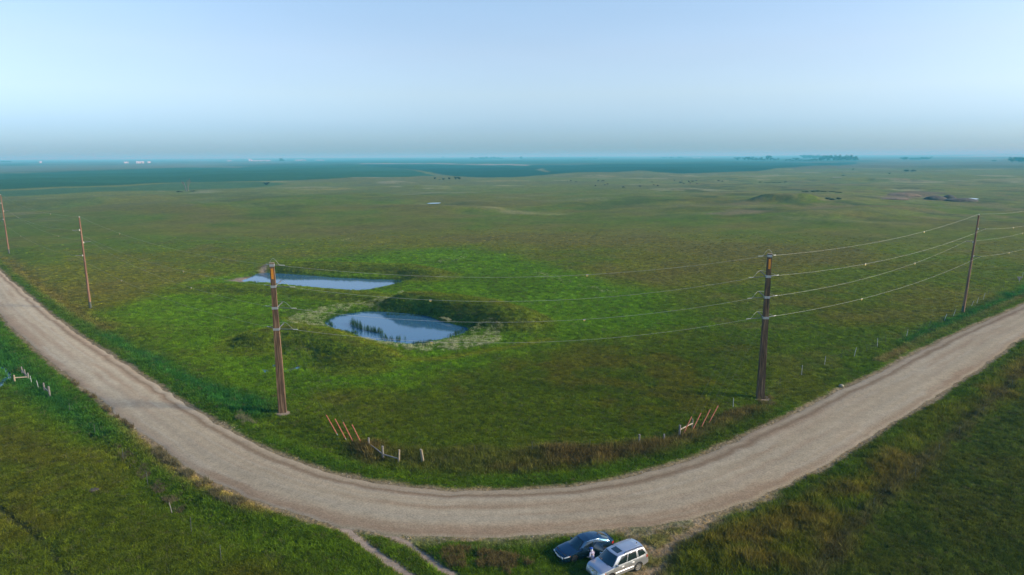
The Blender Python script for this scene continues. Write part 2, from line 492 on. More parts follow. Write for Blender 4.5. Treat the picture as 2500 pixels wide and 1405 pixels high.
def P2(lst): return gpl(lst)
Z_LUSH = P2([(250,760),(480,690),(700,640),(1000,610),(1150,600),(1350,640),(1500,690),(1600,740),(1640,800),(1500,850),(1200,890),(900,960),(720,990),(560,970),(430,880)])
Z_NEARF = P2([(650,1010),(720,900),(1000,880),(1300,840),(1650,800),(1900,850),(1850,960),(1650,1060),(1200,1100),(850,1080)])
Z_DEEP_IN = P2([(10,650),(120,730),(240,790),(430,895),(600,965),(660,985),(640,1012),(560,1018),(440,962),(300,872),(150,775),(60,706)])
Z_DEEP_OUT = P2([(-60,740),(0,775),(60,838),(130,898),(200,953),(300,1030),(330,1070),(230,1065),(120,1000),(40,960),(-60,900)])
Z_DRY_L = P2([(-40,600),(30,632),(120,700),(215,768),(300,800),(240,812),(140,752),(40,672),(-40,620)])
Z_BROWN_IN = P2([(870,1088),(1100,1100),(1500,1090),(1640,1075),(1780,1000),(1850,985),(1900,960),(1880,1010),(1800,1060),(1660,1100),(1500,1130),(1250,1150),(1020,1150),(900,1125)])
Z_RVERGE = P2([(2620,770),(2500,838),(2300,972),(2100,1098),(1950,1185),(1780,1260),(1660,1330),(1600,1420),(1980,1420),(2190,1190),(2390,1030),(2620,850)])
Z_RFIELD = P2([(2640,850),(2390,1035),(2200,1190),(1990,1420),(2640,1420)])
FENCE_STRIP = P2([(2620,840),(2500,905),(2380,1020),(2290,1100),(2200,1175),(2090,1290),(1990,1405),(1940,1470)])
Z_RDEEP = P2([(2200,830),(2330,765),(2420,730),(2560,670),(2560,700),(2440,760),(2340,800),(2230,850)])
R_DRY = P2([(2150,880),(2260,828),(2340,795),(2420,760),(2520,715)])
Z_APPR = P2([(1470,1285),(1560,1280),(1700,1262),(1800,1245),(1900,1210),(1840,1245),(1740,1290),(1670,1340),(1640,1405),(1610,1450),(1480,1450),(1540,1385),(1560,1340),(1520,1310)])
Z_BEACH = P2([(556,684),(600,676),(640,666),(636,652),(660,640),(672,646),(655,660),(625,672),(596,690),(575,690)])
Z_LFIELD = P2([(-200,980),(0,1000),(150,1080),(300,1180),(420,1260),(560,1330),(800,1450),(-200,1450)])
Z_DIRTR = P2([(2150,490),(2170,474),(2220,468),(2300,472),(2290,480),(2240,484),(2220,492)])
Z_BARE2 = P2([(1730,524),(1800,518),(1880,520),(1860,526),(1780,530)])
# fields beyond the pasture
F_A = P2([(-600,490),(0,465),(300,455),(450,448),(620,443),(800,440),(1000,432),(1065,427),(990,413),(860,405),(700,406),(400,413),(150,420),(0,425),(-600,440)])
F_B = P2([(850,404),(990,412.5),(1110,428),(1250,430),(1340,424.5),(1450,420.5),(1560,418),(1660,421),(1800,418),(1900,412.5),(2000,406),(2095,400.5),(2090,396.5),(1900,397.5),(1600,402),(1250,403.5),(1000,403)])
F_C = P2([(700,400),(1000,399),(1250,401),(1600,400),(1900,395),(2100,394),(2100,390),(1700,390),(1250,390),(850,391.5)])
F_LG = P2([(-600,500),(0,484),(200,477),(400,468),(600,458),(700,450),(620,444.5),(450,450),(300,457),(0,467),(-600,495)])
F_PALE = P2([(880,402),(1000,401),(1290,404.2),(1290,402.2),(1000,398.8),(880,400)])
F_P2 = P2([(1310,414),(1325,412.5),(1340,418),(1338,421),(1322,419)])
F_P3 = P2([(2250,383.5),(2400,380.5),(2560,379),(2560,381.5),(2400,384)])
F_TAN = P2([(1905,410),(2020,405),(2100,400),(2230,404),(2230,409),(2050,412),(1950,414)])

STREAKS = [(P2(a), k) for a, k in (([(990,502),(1120,500.5),(1290,511),(1400,517),(1385,521),(1250,517),(1120,507)], .8), ([(690,466),(860,463.5),(870,466),(720,469)], .7), ([(1150,443),(1240,440),(1300,442),(1220,446)], .7), ([(1400,433),(1480,430),(1520,432),(1430,436)], .7), ([(1640,430),(1790,425),(1850,426),(1700,432)], .5), ([(1900,533),(2080,542),(2250,551),(2250,554),(2050,546),(1900,537)], .6), ([(1540,451),(1620,449),(1700,452),(1600,455)], .4))]
TRAIL = P2([(1443,584),(1449,575),(1462,566),(1470,556),(1477,548),(1479,540)])

RIM = smooth_line(P2([(700,778),(760,800),(830,832),(900,860),(990,878),(1080,877),(1170,862),(1260,845),(1340,830)]), 50)

def inside(x, y, z, soft, wob=0.0, scale=10.0):
    d = sd_poly(x, y, z, max(30.0, 3 * soft))
    if wob: d = d + wob * (fbm(x, y, scale, 41, 3) - 0.5) * 2
    return sst(soft, -soft, d)

def colours(x, y):
    """colour of the ground cover, its height (m) and how thickly it grows"""
    n = len(x)
    r = np.hypot(x, y) / KS
    n1 = fbm(x, y, 45, 50); n2 = fbm(x, y, 11, 51); n3 = fbm(x, y, 3.2, 52); n4 = fbm(x, y, 120, 53)
    c = np.tile(GREEN, (n, 1)); hgt = np.full(n, 0.20); den = np.ones(n)
    def paint(m, col, h=None, d=None):
        m = np.clip(m, 0, 1)
        c[:] = c + (np.asarray(col) - c) * m[:, None]
        if h is not None: hgt[:] = hgt + (h - hgt) * m
        if d is not None: den[:] = den + (d - den) * m
    # open pasture: olive and browner with distance, greener hollows
    paint(sst(95, 170, r) * 0.85, OLIVE, 0.16)
    paint(sst(0.5, 0.68, n1) * 0.55 * sst(90, 150, r), BROWN)
    paint(sst(0.52, 0.38, n1) * 0.55 * sst(60, 100, r), GREEN * 1.1)
    paint(sst(0.52, 0.66, n4) * 0.6 * sst(200, 300, r), GREEN * 1.15)
    paint(sst(0.55, 0.72, fbm(x, y, 22, 57)) * 0.55, (0.105, 0.105, 0.014))
    paint(sst(0.56, 0.70, fbm(x, y, 7, 58)) * 0.35 * sst(60, 110, r), (0.125, 0.110, 0.035))
    # lower left and right fields
    lf = inside(x, y, Z_LFIELD, 3)
    paint(lf * 0.8, (0.062, 0.082, 0.007), 0.16)
    paint(lf * sst(0.5, 0.65, n2) * 0.5, (0.082, 0.078, 0.010))
    paint(lf * sst(0.55, 0.7, fbm(x, y, 6, 66)) * 0.4, GREEN)
    rf = inside(x, y, Z_RFIELD, 2)
    paint(rf, (0.048, 0.070, 0.010), 0.2)
    paint(rf * sst(0.52, 0.66, n2) * 0.5, (0.062, 0.066, 0.012))
    # the wet ground round the ponds
    lu = inside(x, y, Z_LUSH, 8, 7, 16)
    paint(lu * 0.9, LUSH, 0.26)
    paint(lu * sst(0.5, 0.66, n2) * 0.5, GREEN * 0.9)
    nf = inside(x, y, Z_NEARF, 6, 5, 12)
    paint(nf * (1 - lu) * 0.7, (0.064, 0.088, 0.005), 0.17)
    paint(nf * (1 - lu) * sst(0.5, 0.66, fbm(x, y, 8, 67)) * 0.6, (0.095, 0.084, 0.010))
    # pale flower flecks in the lush part
    # mounds: coarse dark growth, a yellower rim at the foot
    for (cr, h, w), dk in zip(MOUNDS, (1, 1, .8, .75)):
        d = dist_line(x, y, cr)
        k = np.exp(-(d / (w * 1.05)) ** 4)
        paint(k * 0.9 * dk, np.array((0.090, 0.124, 0.010)) * (0.75 + 0.5 * n3[:, None]), 0.22)
        paint(np.exp(-((d - w * 0.95) / (0.35 * w)) ** 2) * 0.55 * dk, np.array((0.080, 0.076, 0.014)) * (0.7 + 0.6 * n3[:, None]), 0.3)
        paint(np.exp(-(d / (0.2 * w)) ** 2) * 0.6 * sst(0.3, 0.55, n2), (0.10, 0.10, 0.02), 0.2)  # sunlight along the crest, put into the colour
        paint(np.exp(-((d - w * 1.5) / (0.3 * w)) ** 2) * 0.45 * sst(0.35, 0.6, n2), YELL, 0.14)
    # flowers round the near pond, bare beach at the far one
    pd = sd_poly(x, y, POND_NEAR, 14.0)
    paint(np.exp(-((pd - 0.8) / 1.3) ** 2) * 0.8, (0.042, 0.090, 0.010), 0.4)
    pf = sd_poly(x, y, POND_FAR, 14.0)
    paint(np.exp(-((pf - 0.6) / 1.0) ** 2) * 0.7, (0.038, 0.066, 0.010), 0.35)
    be = inside(x, y, Z_BEACH, 1.2, 1.2, 3)
    paint(be, (0.21, 0.165, 0.13), 0.05, 0.0)
    # verges
    paint(inside(x, y, Z_DEEP_IN, 2.0, 1.5, 6), DEEP, 0.55, 1.5)
    paint(inside(x, y, Z_DEEP_OUT, 2.0, 1.5, 6), DEEP * np.array((1.15, 1.05, 0.9)), 0.5, 1.4)
    paint(inside(x, y, Z_DRY_L, 2.0, 2, 6) * 0.7, BROWN * 1.1, 0.4)
    bi = inside(x, y, Z_BROWN_IN, 1.4, 1.3, 4)
    paint(bi * (0.5 + 0.5 * sst(0.35, 0.6, n2)), (0.082, 0.062, 0.022), 0.75, 1.4)
    rv = inside(x, y, Z_RVERGE, 1.5, 1.3, 4)
    paint(rv * 0.9, (0.072, 0.082, 0.007), 0.65, 1.3)
    paint(rv * sst(0.46, 0.6, n2) * 0.75, (0.105, 0.080, 0.020), 0.75)
    paint(rv * sst(0.52, 0.66, fbm(x, y, 5, 71)) * 0.6, (0.050, 0.090, 0.006))
    paint(inside(x, y, Z_RDEEP, 2.0, 1.5, 6), DEEP * 1.05, 0.5, 1.4)
    d = dist_line(x, y, R_DRY); paint(np.exp(-(d / 0.9) ** 2) * 0.85, (0.17, 0.125, 0.06), 0.45)
    d = dist_line(x, y, FENCE_STRIP) + 0.8 * (n3 - 0.5); paint(np.exp(-(d / 0.8) ** 2) * 0.75, (0.060, 0.052, 0.026), 0.6)
    # the roadside itself: green lip, then trodden gravelly margin
    rd = sd_poly(x, y, ROAD, 14.0)
    nj = fbm(x, y, 1.6, 73)
    near_in = sst(0, 6, y - 0.0)
    paint(np.exp(-((rd - 1.6) / 1.3) ** 2) * 0.7 * sst(0.35, 0.6, n2 + 0.1), (0.046, 0.098, 0.006), 0.38, 1.3)
    lefto = np.where(dist_line(x, y, R_OUT[::25]) < dist_line(x, y, R_IN[::25]), 1.0, 0.0) * sst(-19, -25, x)
    paint(lefto * np.exp(-((rd - 0.7) / 0.9) ** 2) * sst(0.3, 0.5, n2) * sst(105, 70, np.hypot(x, y)) * 0.85, TAN, 0.55, 1.3)
    paint(sst(0.9, 0.15, rd + 0.9 * (nj - 0.5)) * 0.85, DIRT * 0.85, 0.1, 0.12)
    ap = inside(x, y, Z_APPR, 1.0, 1.0, 3)
    paint(ap * (0.45 + 0.55 * sst(0.32, 0.48, nj)), DIRT * np.array((0.9, 0.92, 0.85)), 0.10, 0.10)
    ng = sst(2.6, 0.4, rd) * ((x > -10.5) & (x < 16) & (y < 57))
    paint(ng * sst(0.42, 0.6, nj) * 0.8, (0.15, 0.15, 0.075), 0.12, 0.5)
    hgt *= 0.3 + 0.7 * sst(0.2, 2.4, rd)
    for q in RUTS:
        d = dist_line(x, y, q); paint(sst(0.62, 0.28, d + 0.4 * (nj - 0.5)), DIRT, 0.03, 0.0)
    d = dist_line(x, y, GROOVE); paint(np.exp(-(d / 0.3) ** 2) * 0.9 * sst(0.2, 0.45, n3), (0.030, 0.034, 0.014), 0.05, 0.25)
    d = dist_line(x, y, TRAIL); paint(np.exp(-(d / 0.7) ** 2) * 0.55 * sst(0.3, 0.6, n3), (0.05, 0.055, 0.018))
    d = dist_line(x, y, RIM); paint(np.exp(-(d / 1.3) ** 2) * 0.75 * sst(0.2, 0.5, n2), (0.135, 0.150, 0.010), 0.13)
    # between the fields
    def band(z, soft, wob=0.0, scale=40): return inside(x, y, z, soft, wob, scale)
    fr = sst(230, 420, r)
    st = fbm(x, y, 60, 80, 4)
    paint(fr * sst(0.60, 0.66, fbm(x, y, 34, 81)) * sst(330, 450, r) * sst(1500, 900, r) * 0.22, (0.20, 0.19, 0.11))
    paint(fr * sst(0.60, 0.70, fbm(x, y, 48, 82)) * 0.45, DARK)
    paint(sst(380, 700, r) * 0.75, (0.128, 0.156, 0.045))
    paint(sst(380, 700, r) * sst(0.5, 0.62, n4) * 0.5, (0.115, 0.110, 0.050))
    paint(sst(420, 600, r) * sst(0.645, 0.70, fbm(x, y, 70, 83)) * 0.42, (0.30, 0.29, 0.19))
    paint(sst(1300, 2000, r) * 0.9, (0.038, 0.062, 0.030))
    sides = np.maximum(sst(-0.30, -0.45, x / np.maximum(y, 1)), sst(0.42, 0.55, x / np.maximum(y, 1)))
    paint(sst(1400, 2300, r) * sides * 0.7, (0.125, 0.135, 0.085))
    paint(sst(1500, 2500, r) * sst(0.5, 0.56, fbm(x, y, 500, 84, 2)) * 0.55, (0.12, 0.12, 0.08))
    paint(sst(1500, 2500, r) * sst(0.50, 0.44, fbm(x, y, 700, 85, 2)) * 0.8, (0.030, 0.06, 0.025))
    for z_, a_ in STREAKS: paint(inside(x, y, z_, 6, 5, 20) * a_ * (0.5 + 0.5 * sst(0.35, 0.6, n2)), (0.20, 0.19, 0.075))
    rough = sst(0.10, 0.30, x / np.maximum(y, 1)) * sst(260, 380, r) * sst(1100, 800, r)
    paint(rough * sst(0.54, 0.66, fbm(x, y, 26, 86)) * 0.6, (0.150, 0.125, 0.055))
    paint(rough * sst(0.55, 0.68, fbm(x, y, 18, 87)) * 0.6, (0.045, 0.060, 0.022))
    paint(rough * sst(0.56, 0.66, fbm(x, y, 38, 89)) * 0.5, (0.155, 0.165, 0.045))
    paint(band(F_LG, 4), (0.060, 0.108, 0.038))
    paint(band(F_A, 6), np.array((0.028, 0.078, 0.030)) * (1 + 0.3 * (n4[:, None] - 0.5)))
    paint(band(F_C, 40), (0.035, 0.075, 0.035))
    paint(band(F_B, 6), np.array((0.015, 0.055, 0.032)) * (1 + 0.2 * (n4[:, None] - 0.5)))
    paint(band(F_PALE, 12), (0.22, 0.20, 0.14))
    paint(band(F_P2, 8), (0.14, 0.15, 0.07))
    paint(band(F_P3, 60), (0.28, 0.24, 0.17))
    paint(band(F_TAN, 12) * 0.6, (0.11, 0.105, 0.055))
    paint(inside(x, y, Z_DIRTR, 3, 4, 8) * 0.8, (0.14, 0.105, 0.066))
    paint(inside(x, y, Z_BARE2, 5, 6, 10) * 0.6, (0.17, 0.13, 0.075))
    return c, hgt, den

# ------------------------------------------------------------------ ground sheet
def build_ground():
    rr = np.concatenate([np.linspace(3, 41, 24, endpoint=False), np.linspace(41, 222, 420, endpoint=False), np.geomspace(222, 24000, 430)])
    half = math.radians(48)
    th_in = np.linspace(-half, half, 760)
    th_out = np.linspace(half, 2 * math.pi - half, 90)[1:-1]
    th = np.concatenate([th_in, th_out])
    nr, nt = len(rr), len(th)
    X = rr[:, None] * np.sin(th)[None]; Y = rr[:, None] * np.cos(th)[None]
    x, y = X.ravel(), Y.ravel()
    z = np.empty_like(x); col = np.empty((len(x), 3))
    B = 80000
    for i in range(0, len(x), B):
        z[i:i + B] = height(x[i:i + B], y[i:i + B])
        col[i:i + B] = colours(x[i:i + B], y[i:i + B])[0]
    v = np.stack([x, y, z], 1)
    a = (np.arange(nr - 1)[:, None] * nt + np.arange(nt)[None]).ravel()
    b = (np.arange(nr - 1)[:, None] * nt + (np.arange(nt)[None] + 1) % nt).ravel()
    q = np.stack([a, a + nt, b + nt, b], 1)
    me = np_mesh('ground', v, q)
    set_col(me, col)
    bm_f = list(range(nt))
    me.materials.append(MAT['ground']); me.shade_smooth()
    o = bpy.data.objects.new('ground', me); COL.objects.link(o)
    # close the middle under the camera
    tag(o, kind='structure')
    c = np.vstack([[0, 0, hz(0, 0)], v[:nt]])
    t = np.stack([np.zeros(nt, int), 1 + np.arange(nt), 1 + (np.arange(nt) + 1) % nt], 1)
    me2 = np_mesh('ground_below', c, t); set_col(me2, np.vstack([col[:1], col[:nt]])); me2.materials.append(MAT['ground'])
    o2 = bpy.data.objects.new('ground', me2); COL.objects.link(o2); tag(o2, kind='structure')
    return o
build_ground()

# ------------------------------------------------------------------ gravel road
def build_road():
    K = 26
    t = np.linspace(0, 1, K)
    base = R_IN[:, None] * (1 - t)[None, :, None] + R_OUT[:, None] * t[None, :, None]
    s = np.repeat(s_arc[:, None], K, 1); T = np.repeat(t[None], NR, 0)
    x, y = base[..., 0].ravel(), base[..., 1].ravel()
    z = 0.16 * (1 - (2 * T.ravel() - 1) ** 2) - 0.03 + 0.03 * (fbm(x, y, 1.5, 60) - 0.5)
    z[(T.ravel() == 0) | (T.ravel() == 1)] = -0.10
    sA, tt = s.ravel(), T.ravel()
    along = fbm(sA, tt * 9.0, 60, 61); lane = fbm(sA * 0.06, tt * 9.0, 1.0, 62, 4); lane2 = fbm(sA * 0.02, tt * 9.0 + 40, 0.45, 63, 3)
    c = np.tile(np.array((0.318, 0.262, 0.178)), (len(x), 1))
    def paint(m, col): c[:] = c + (np.asarray(col) - c) * np.clip(m, 0, 1)[:, None]
    edge = np.minimum(tt, 1 - tt)
    paint(sst(0.50, 0.62, lane2) * 0.8, (0.350, 0.305, 0.225))
    paint(sst(0.50, 0.38, lane) * 0.8, (0.275, 0.200, 0.130))
    for pos, wd, a in ((0.30, 0.07, .75), (0.52, 0.06, .6), (0.72, 0.06, .75)):
        p_ = pos + 0.05 * (along - 0.5)
        paint(np.exp(-((tt - p_) / wd) ** 2) * a, (0.370, 0.312, 0.215))
    g_ = 0.42 + 0.10 * (along - 0.5)
    paint(np.exp(-((tt - g_ - 0.22) / 0.07) ** 2) * 0.6 * sst(0.4, 0.6, along), (0.31, 0.27, 0.195))
    paint(np.exp(-((tt - 0.16 - 0.04 * (lane - .5)) / 0.045) ** 2) * 0.95, (0.195, 0.138, 0.088))
    paint(np.exp(-((tt - 0.06) / 0.035) ** 2) * 0.5, (0.34, 0.27, 0.185))
    paint(np.exp(-((tt - 0.92 - 0.04 * (lane - .5)) / 0.05) ** 2) * 0.55, (0.255, 0.182, 0.118))
    paint(sst(0.05, 0.0, edge) * 0.5 * sst(0.35, 0.6, fbm(x, y, 1.2, 64)), (0.12, 0.12, 0.055))
    c *= 0.92 * (1 + 0.30 * sst(-25, -70, x))[:, None]            # colour grows paler up the left road
    v = np.stack([x, y, z], 1)
    a = (np.arange(NR - 1)[:, None] * K + np.arange(K - 1)[None]).ravel()
    q = np.stack([a, a + 1, a + K + 1, a + K], 1)
    me = np_mesh('road', v, q[:, ::-1]); set_col(me, c); me.materials.append(MAT['road']); me.shade_smooth()
    if me.polygons[len(q) // 2].normal.z < 0: me.flip_normals()
    o = bpy.data.objects.new('road', me); COL.objects.link(o); tag(o, kind='structure')
build_road()

def strip(name, line, width, z, mat_, kind='structure', wob=0.3):
    n = len(line); tg = np.gradient(line, axis=0); tg /= np.linalg.norm(tg, axis=1)[:, None] + 1e-9
    nm = np.stack([-tg[:, 1], tg[:, 0]], 1); s = np.arange(n, dtype=float)
    rows = []
    for k, u in enumerate((-1, -0.5, 0, 0.5, 1)):
        w = width * (1 + wob * 2 * (fbm(s, s * 0 + u * 3, 2.0, 77) - 0.5)) if abs(u) == 1 else width * np.ones(n)
        p = line + nm * (u * 0.5 * w)[:, None]
        rows.append(np.column_stack([p, height(p[:, 0], p[:, 1]) + (z if abs(u) < 1 else z - 0.05)]))
    v = np.stack(rows, 1).reshape(-1, 3)
    a = (np.arange(n - 1)[:, None] * 5 + np.arange(4)[None]).ravel()
    q = np.stack([a, a + 1, a + 6, a + 5], 1)
    me = np_mesh(name, v, q); 
    if me.polygons[len(q) // 2].normal.z < 0: me.flip_normals()
    me.materials.append(mat_); me.shade_smooth()
    o = bpy.data.objects.new(name, me); COL.objects.link(o); tag(o, kind=kind)
    return o, v
for q in RUTS:
    qq = smooth_line(q, 120)
    o, v = strip('track', qq, 0.8, 0.025, MAT['road'], wob=0.6)
    nn = fbm(v[:, 0], v[:, 1], 0.8, 88)
    set_col(o.data, np.array((0.285, 0.225, 0.17))[None] * (0.75 + 0.5 * nn)[:, None])

def sheet(name, pl, z, mat_):
    n = len(pl); c = pl.mean(0)
    v = [(c[0], c[1], z)] + [(p[0], p[1], z) for p in pl]
    f = [(0, 1 + i, 1 + (i + 1) % n) for i in range(n)]
    me = mesh(name, v, f)
    if me.polygons[0].normal.z < 0: me.flip_normals()
    me.materials.append(mat_)
    o = bpy.data.objects.new(name, me); COL.objects.link(o); tag(o, kind='structure')
    return o
def grow(pl, d):
    c = pl.mean(0); k = pl - c
    return c + k * (1 + d / (np.linalg.norm(k, axis=1)[:, None]))
sheet('pond', grow(POND_FAR, 0.6), -0.35, MAT['water'])
sheet('pond', grow(POND_NEAR, 0.6), -0.35, MAT['water'])
st_ = smooth_line(STREAM, 80)
def ribbon_water(name, line, w0, lift, seed):
    s = np.arange(len(line), dtype=float); tg = np.gradient(line, axis=0); tg /= np.linalg.norm(tg, axis=1)[:, None] + 1e-9
    nm = np.stack([-tg[:, 1], tg[:, 0]], 1); w = w0 * (0.35 + 1.3 * fbm(s, s * 0, 7.0, seed))
    a = line + nm * w[:, None] / 2; b = line - nm * w[:, None] / 2
    zz = height(line[:, 0], line[:, 1]) + lift
    v = np.vstack([np.column_stack([a, zz]), np.column_stack([b, zz])]); n = len(line)
    q = np.array([(i, i + 1, n + i + 1, n + i) for i in range(n - 1)])
    me = np_mesh(name, v, q)
    if me.polygons[0].normal.z < 0: me.flip_normals()
    me.materials.append(MAT['water'])
    o = bpy.data.objects.new(name, me); COL.objects.link(o); tag(o, kind='structure')
ribbon_water('stream', st_, 1.3, 0.14, 5)
PUDDLES = [[(636,906),(645,903),(655,905),(654,911),(644,912)], [(690,905),(705,903),(722,899),(735,893),(742,894),(734,901),(718,906),(702,909),(692,909)], [(664,893),(676,891),(678,896),(668,897)]]
PUD = []
for p in PUDDLES:
    pl = smooth_line(gpl(p), 40, True)
    z = float(np.median(height(pl[:, 0], pl[:, 1]))) + 0.05
    sheet('puddle', pl, z, MAT['water']); PUD.append(pl)
far_pool = smooth_line(gpl([(2345,487),(2362,484),(2375,483.5),(2390,485.5),(2376,487.5),(2358,488)]), 30, True)
sheet('pond', far_pool, float(height(far_pool[:, 0], far_pool[:, 1]).max()) + 0.1, MAT['water'])
fp2 = smooth_line(gpl([(1042,494.5),(1056,493),(1076,493),(1070,495),(1052,495.5)]), 24, True)
sheet('pond', fp2, float(height(fp2[:, 0], fp2[:, 1]).max()) + 0.1, MAT['water'])

# ------------------------------------------------------------------ growing things nobody could count
def tuft(name, blades, spread, lean, width, seed, head=None):
    rg = random.Random(seed); v, f = [], []
    for _ in range(blades):
        a = rg.uniform(0, 6.283); q = rg.uniform(0, spread); bx, by = math.cos(a) * q, math.sin(a) * q
        h = rg.uniform(0.6, 1.05); ln = lean * rg.uniform(0.3, 1.2); d = rg.uniform(0, 6.283)
        w = width * rg.uniform(0.7, 1.3); o = rg.uniform(0, 3.14)
        wx, wy = math.cos(o) * w, math.sin(o) * w
        mx, my = bx + math.cos(d) * ln * 0.35, by + math.sin(d) * ln * 0.35
        tx, ty = bx + math.cos(d) * ln, by + math.sin(d) * ln
        b = len(v)
        v += [(bx - wx, by - wy, -0.08), (bx + wx, by + wy, -0.08), (mx + wx * .8, my + wy * .8, h * .6), (mx - wx * .8, my - wy * .8, h * .6), (tx, ty, h)]
        f += [(b, b + 1, b + 2, b + 3), (b + 3, b + 2, b + 4)]
        if head and rg.random() < head:
            s = 0.10; b = len(v)
            v += [(tx - s, ty, h), (tx, ty - s, h + .04), (tx + s, ty, h), (tx, ty + s, h + .04)]
            f += [(b, b + 1, b + 2, b + 3)]
    me = bpy.data.meshes.new(name); me.from_pydata(v, [], f); me.update()
    return me

def heads(name, n, seed):
    """flower heads held up on thin stems"""
    rg = random.Random(seed); v, f = [], []
    for _ in range(n):
        x, y, z, s = rg.uniform(-.9, .9), rg.uniform(-.9, .9), rg.uniform(.8, 1.15), rg.uniform(.08, .17)
        b = len(v); v += [(x - .012, y, 0), (x + .012, y, 0), (x, y, z)]; f.append((b, b + 1, b + 2))
        b = len(v); v += [(x, y, z + .06)] + [(x + s * math.cos(k * 1.2566), y + s * math.sin(k * 1.2566), z + rg.uniform(-.05, .03)) for k in range(5)]
        f += [(b, b + 1 + k, b + 1 + (k + 1) % 5) for k in range(5)]
    me = bpy.data.meshes.new(name); me.from_pydata(v, [], f); me.update()
    return me

def scatter(name, pts, scl, tint, tufts, m, label=None, seed=1):
    """one 'stuff' object: tufts instanced on its points, each with its own size, turn and colour"""
    n = len(pts); rg = np.random.default_rng(seed)
    me = bpy.data.meshes.new(name)
    me.vertices.add(n); me.vertices.foreach_set('co', np.asarray(pts, np.float32).ravel())
    set_col(me, tint)
    a = me.attributes.new('scl', 'FLOAT_VECTOR', 'POINT'); a.data.foreach_set('vector', np.asarray(scl, np.float32).ravel())
    a = me.attributes.new('rot', 'FLOAT_VECTOR', 'POINT')
    ro = np.zeros((n, 3), np.float32); ro[:, 2] = rg.uniform(0, 6.283, n); ro[:, 0] = rg.normal(0, .1, n); ro[:, 1] = rg.normal(0, .1, n)
    a.data.foreach_set('vector', ro.ravel())
    me.update()
    o = bpy.data.objects.new(name, me); COL.objects.link(o)
    ng = bpy.data.node_groups.new(name, 'GeometryNodeTree')
    ng.interface.new_socket('Geometry', in_out='INPUT', socket_type='NodeSocketGeometry')
    ng.interface.new_socket('Geometry', in_out='OUTPUT', socket_type='NodeSocketGeometry')
    N, L = ng.nodes, ng.links
    gi = N.new('NodeGroupInput'); go = N.new('NodeGroupOutput')
    jn = N.new('GeometryNodeJoinGeometry')
    for i, tm in enumerate(tufts):
        tm.materials.clear(); tm.materials.append(m)
        to = bpy.data.objects.new(tm.name, tm)
        oi = N.new('GeometryNodeObjectInfo'); oi.inputs['Object'].default_value = to
        ip = N.new('GeometryNodeInstanceOnPoints')
        sel = N.new('FunctionNodeCompare'); sel.data_type = 'INT'; sel.operation = 'EQUAL'
        ix = N.new('GeometryNodeInputIndex'); md = N.new('ShaderNodeMath'); md.operation = 'MODULO'; md.inputs[1].default_value = len(tufts)
        L.new(ix.outputs[0], md.inputs[0])
        sel.inputs[3].default_value = i
        L.new(md.outputs[0], sel.inputs[2])
        at = N.new('GeometryNodeInputNamedAttribute'); at.data_type = 'FLOAT_VECTOR'; at.inputs[0].default_value = 'scl'
        ar = N.new('GeometryNodeInputNamedAttribute'); ar.data_type = 'FLOAT_VECTOR'; ar.inputs[0].default_value = 'rot'
        L.new(gi.outputs[0], ip.inputs['Points']); L.new(sel.outputs[0], ip.inputs['Selection'])
        L.new(oi.outputs['Geometry'], ip.inputs['Instance'])
        e2r = N.new('FunctionNodeEulerToRotation'); L.new(ar.outputs[0], e2r.inputs[0])
        L.new(e2r.outputs[0], ip.inputs['Rotation']); L.new(at.outputs[0], ip.inputs['Scale'])
        L.new(ip.outputs[0], jn.inputs[0])
    L.new(jn.outputs[0], go.inputs[0])
    md_ = o.modifiers.new('grow', 'NODES'); md_.node_group = ng
    me.materials.append(m)
    tag(o, label=label, kind='stuff')
    return o

VEHICLES = []      # (x, y, heading, half length, half width): no grass through the floors
def grass_points(n, r0, r1, half, p, seed):
    """n places between r0 and r1 metres out, thinning with distance as r**-p per square metre"""
    rg = np.random.default_rng(seed)
    u = rg.uniform(0, 1, n); k = 2 - p
    r = (r0 ** k + u * (r1 ** k - r0 ** k)) ** (1 / k) if abs(k) > 1e-6 else r0 * (r1 / r0) ** u
    a = rg.uniform(-half, half, n)
    return r * np.sin(a), r * np.cos(a), r

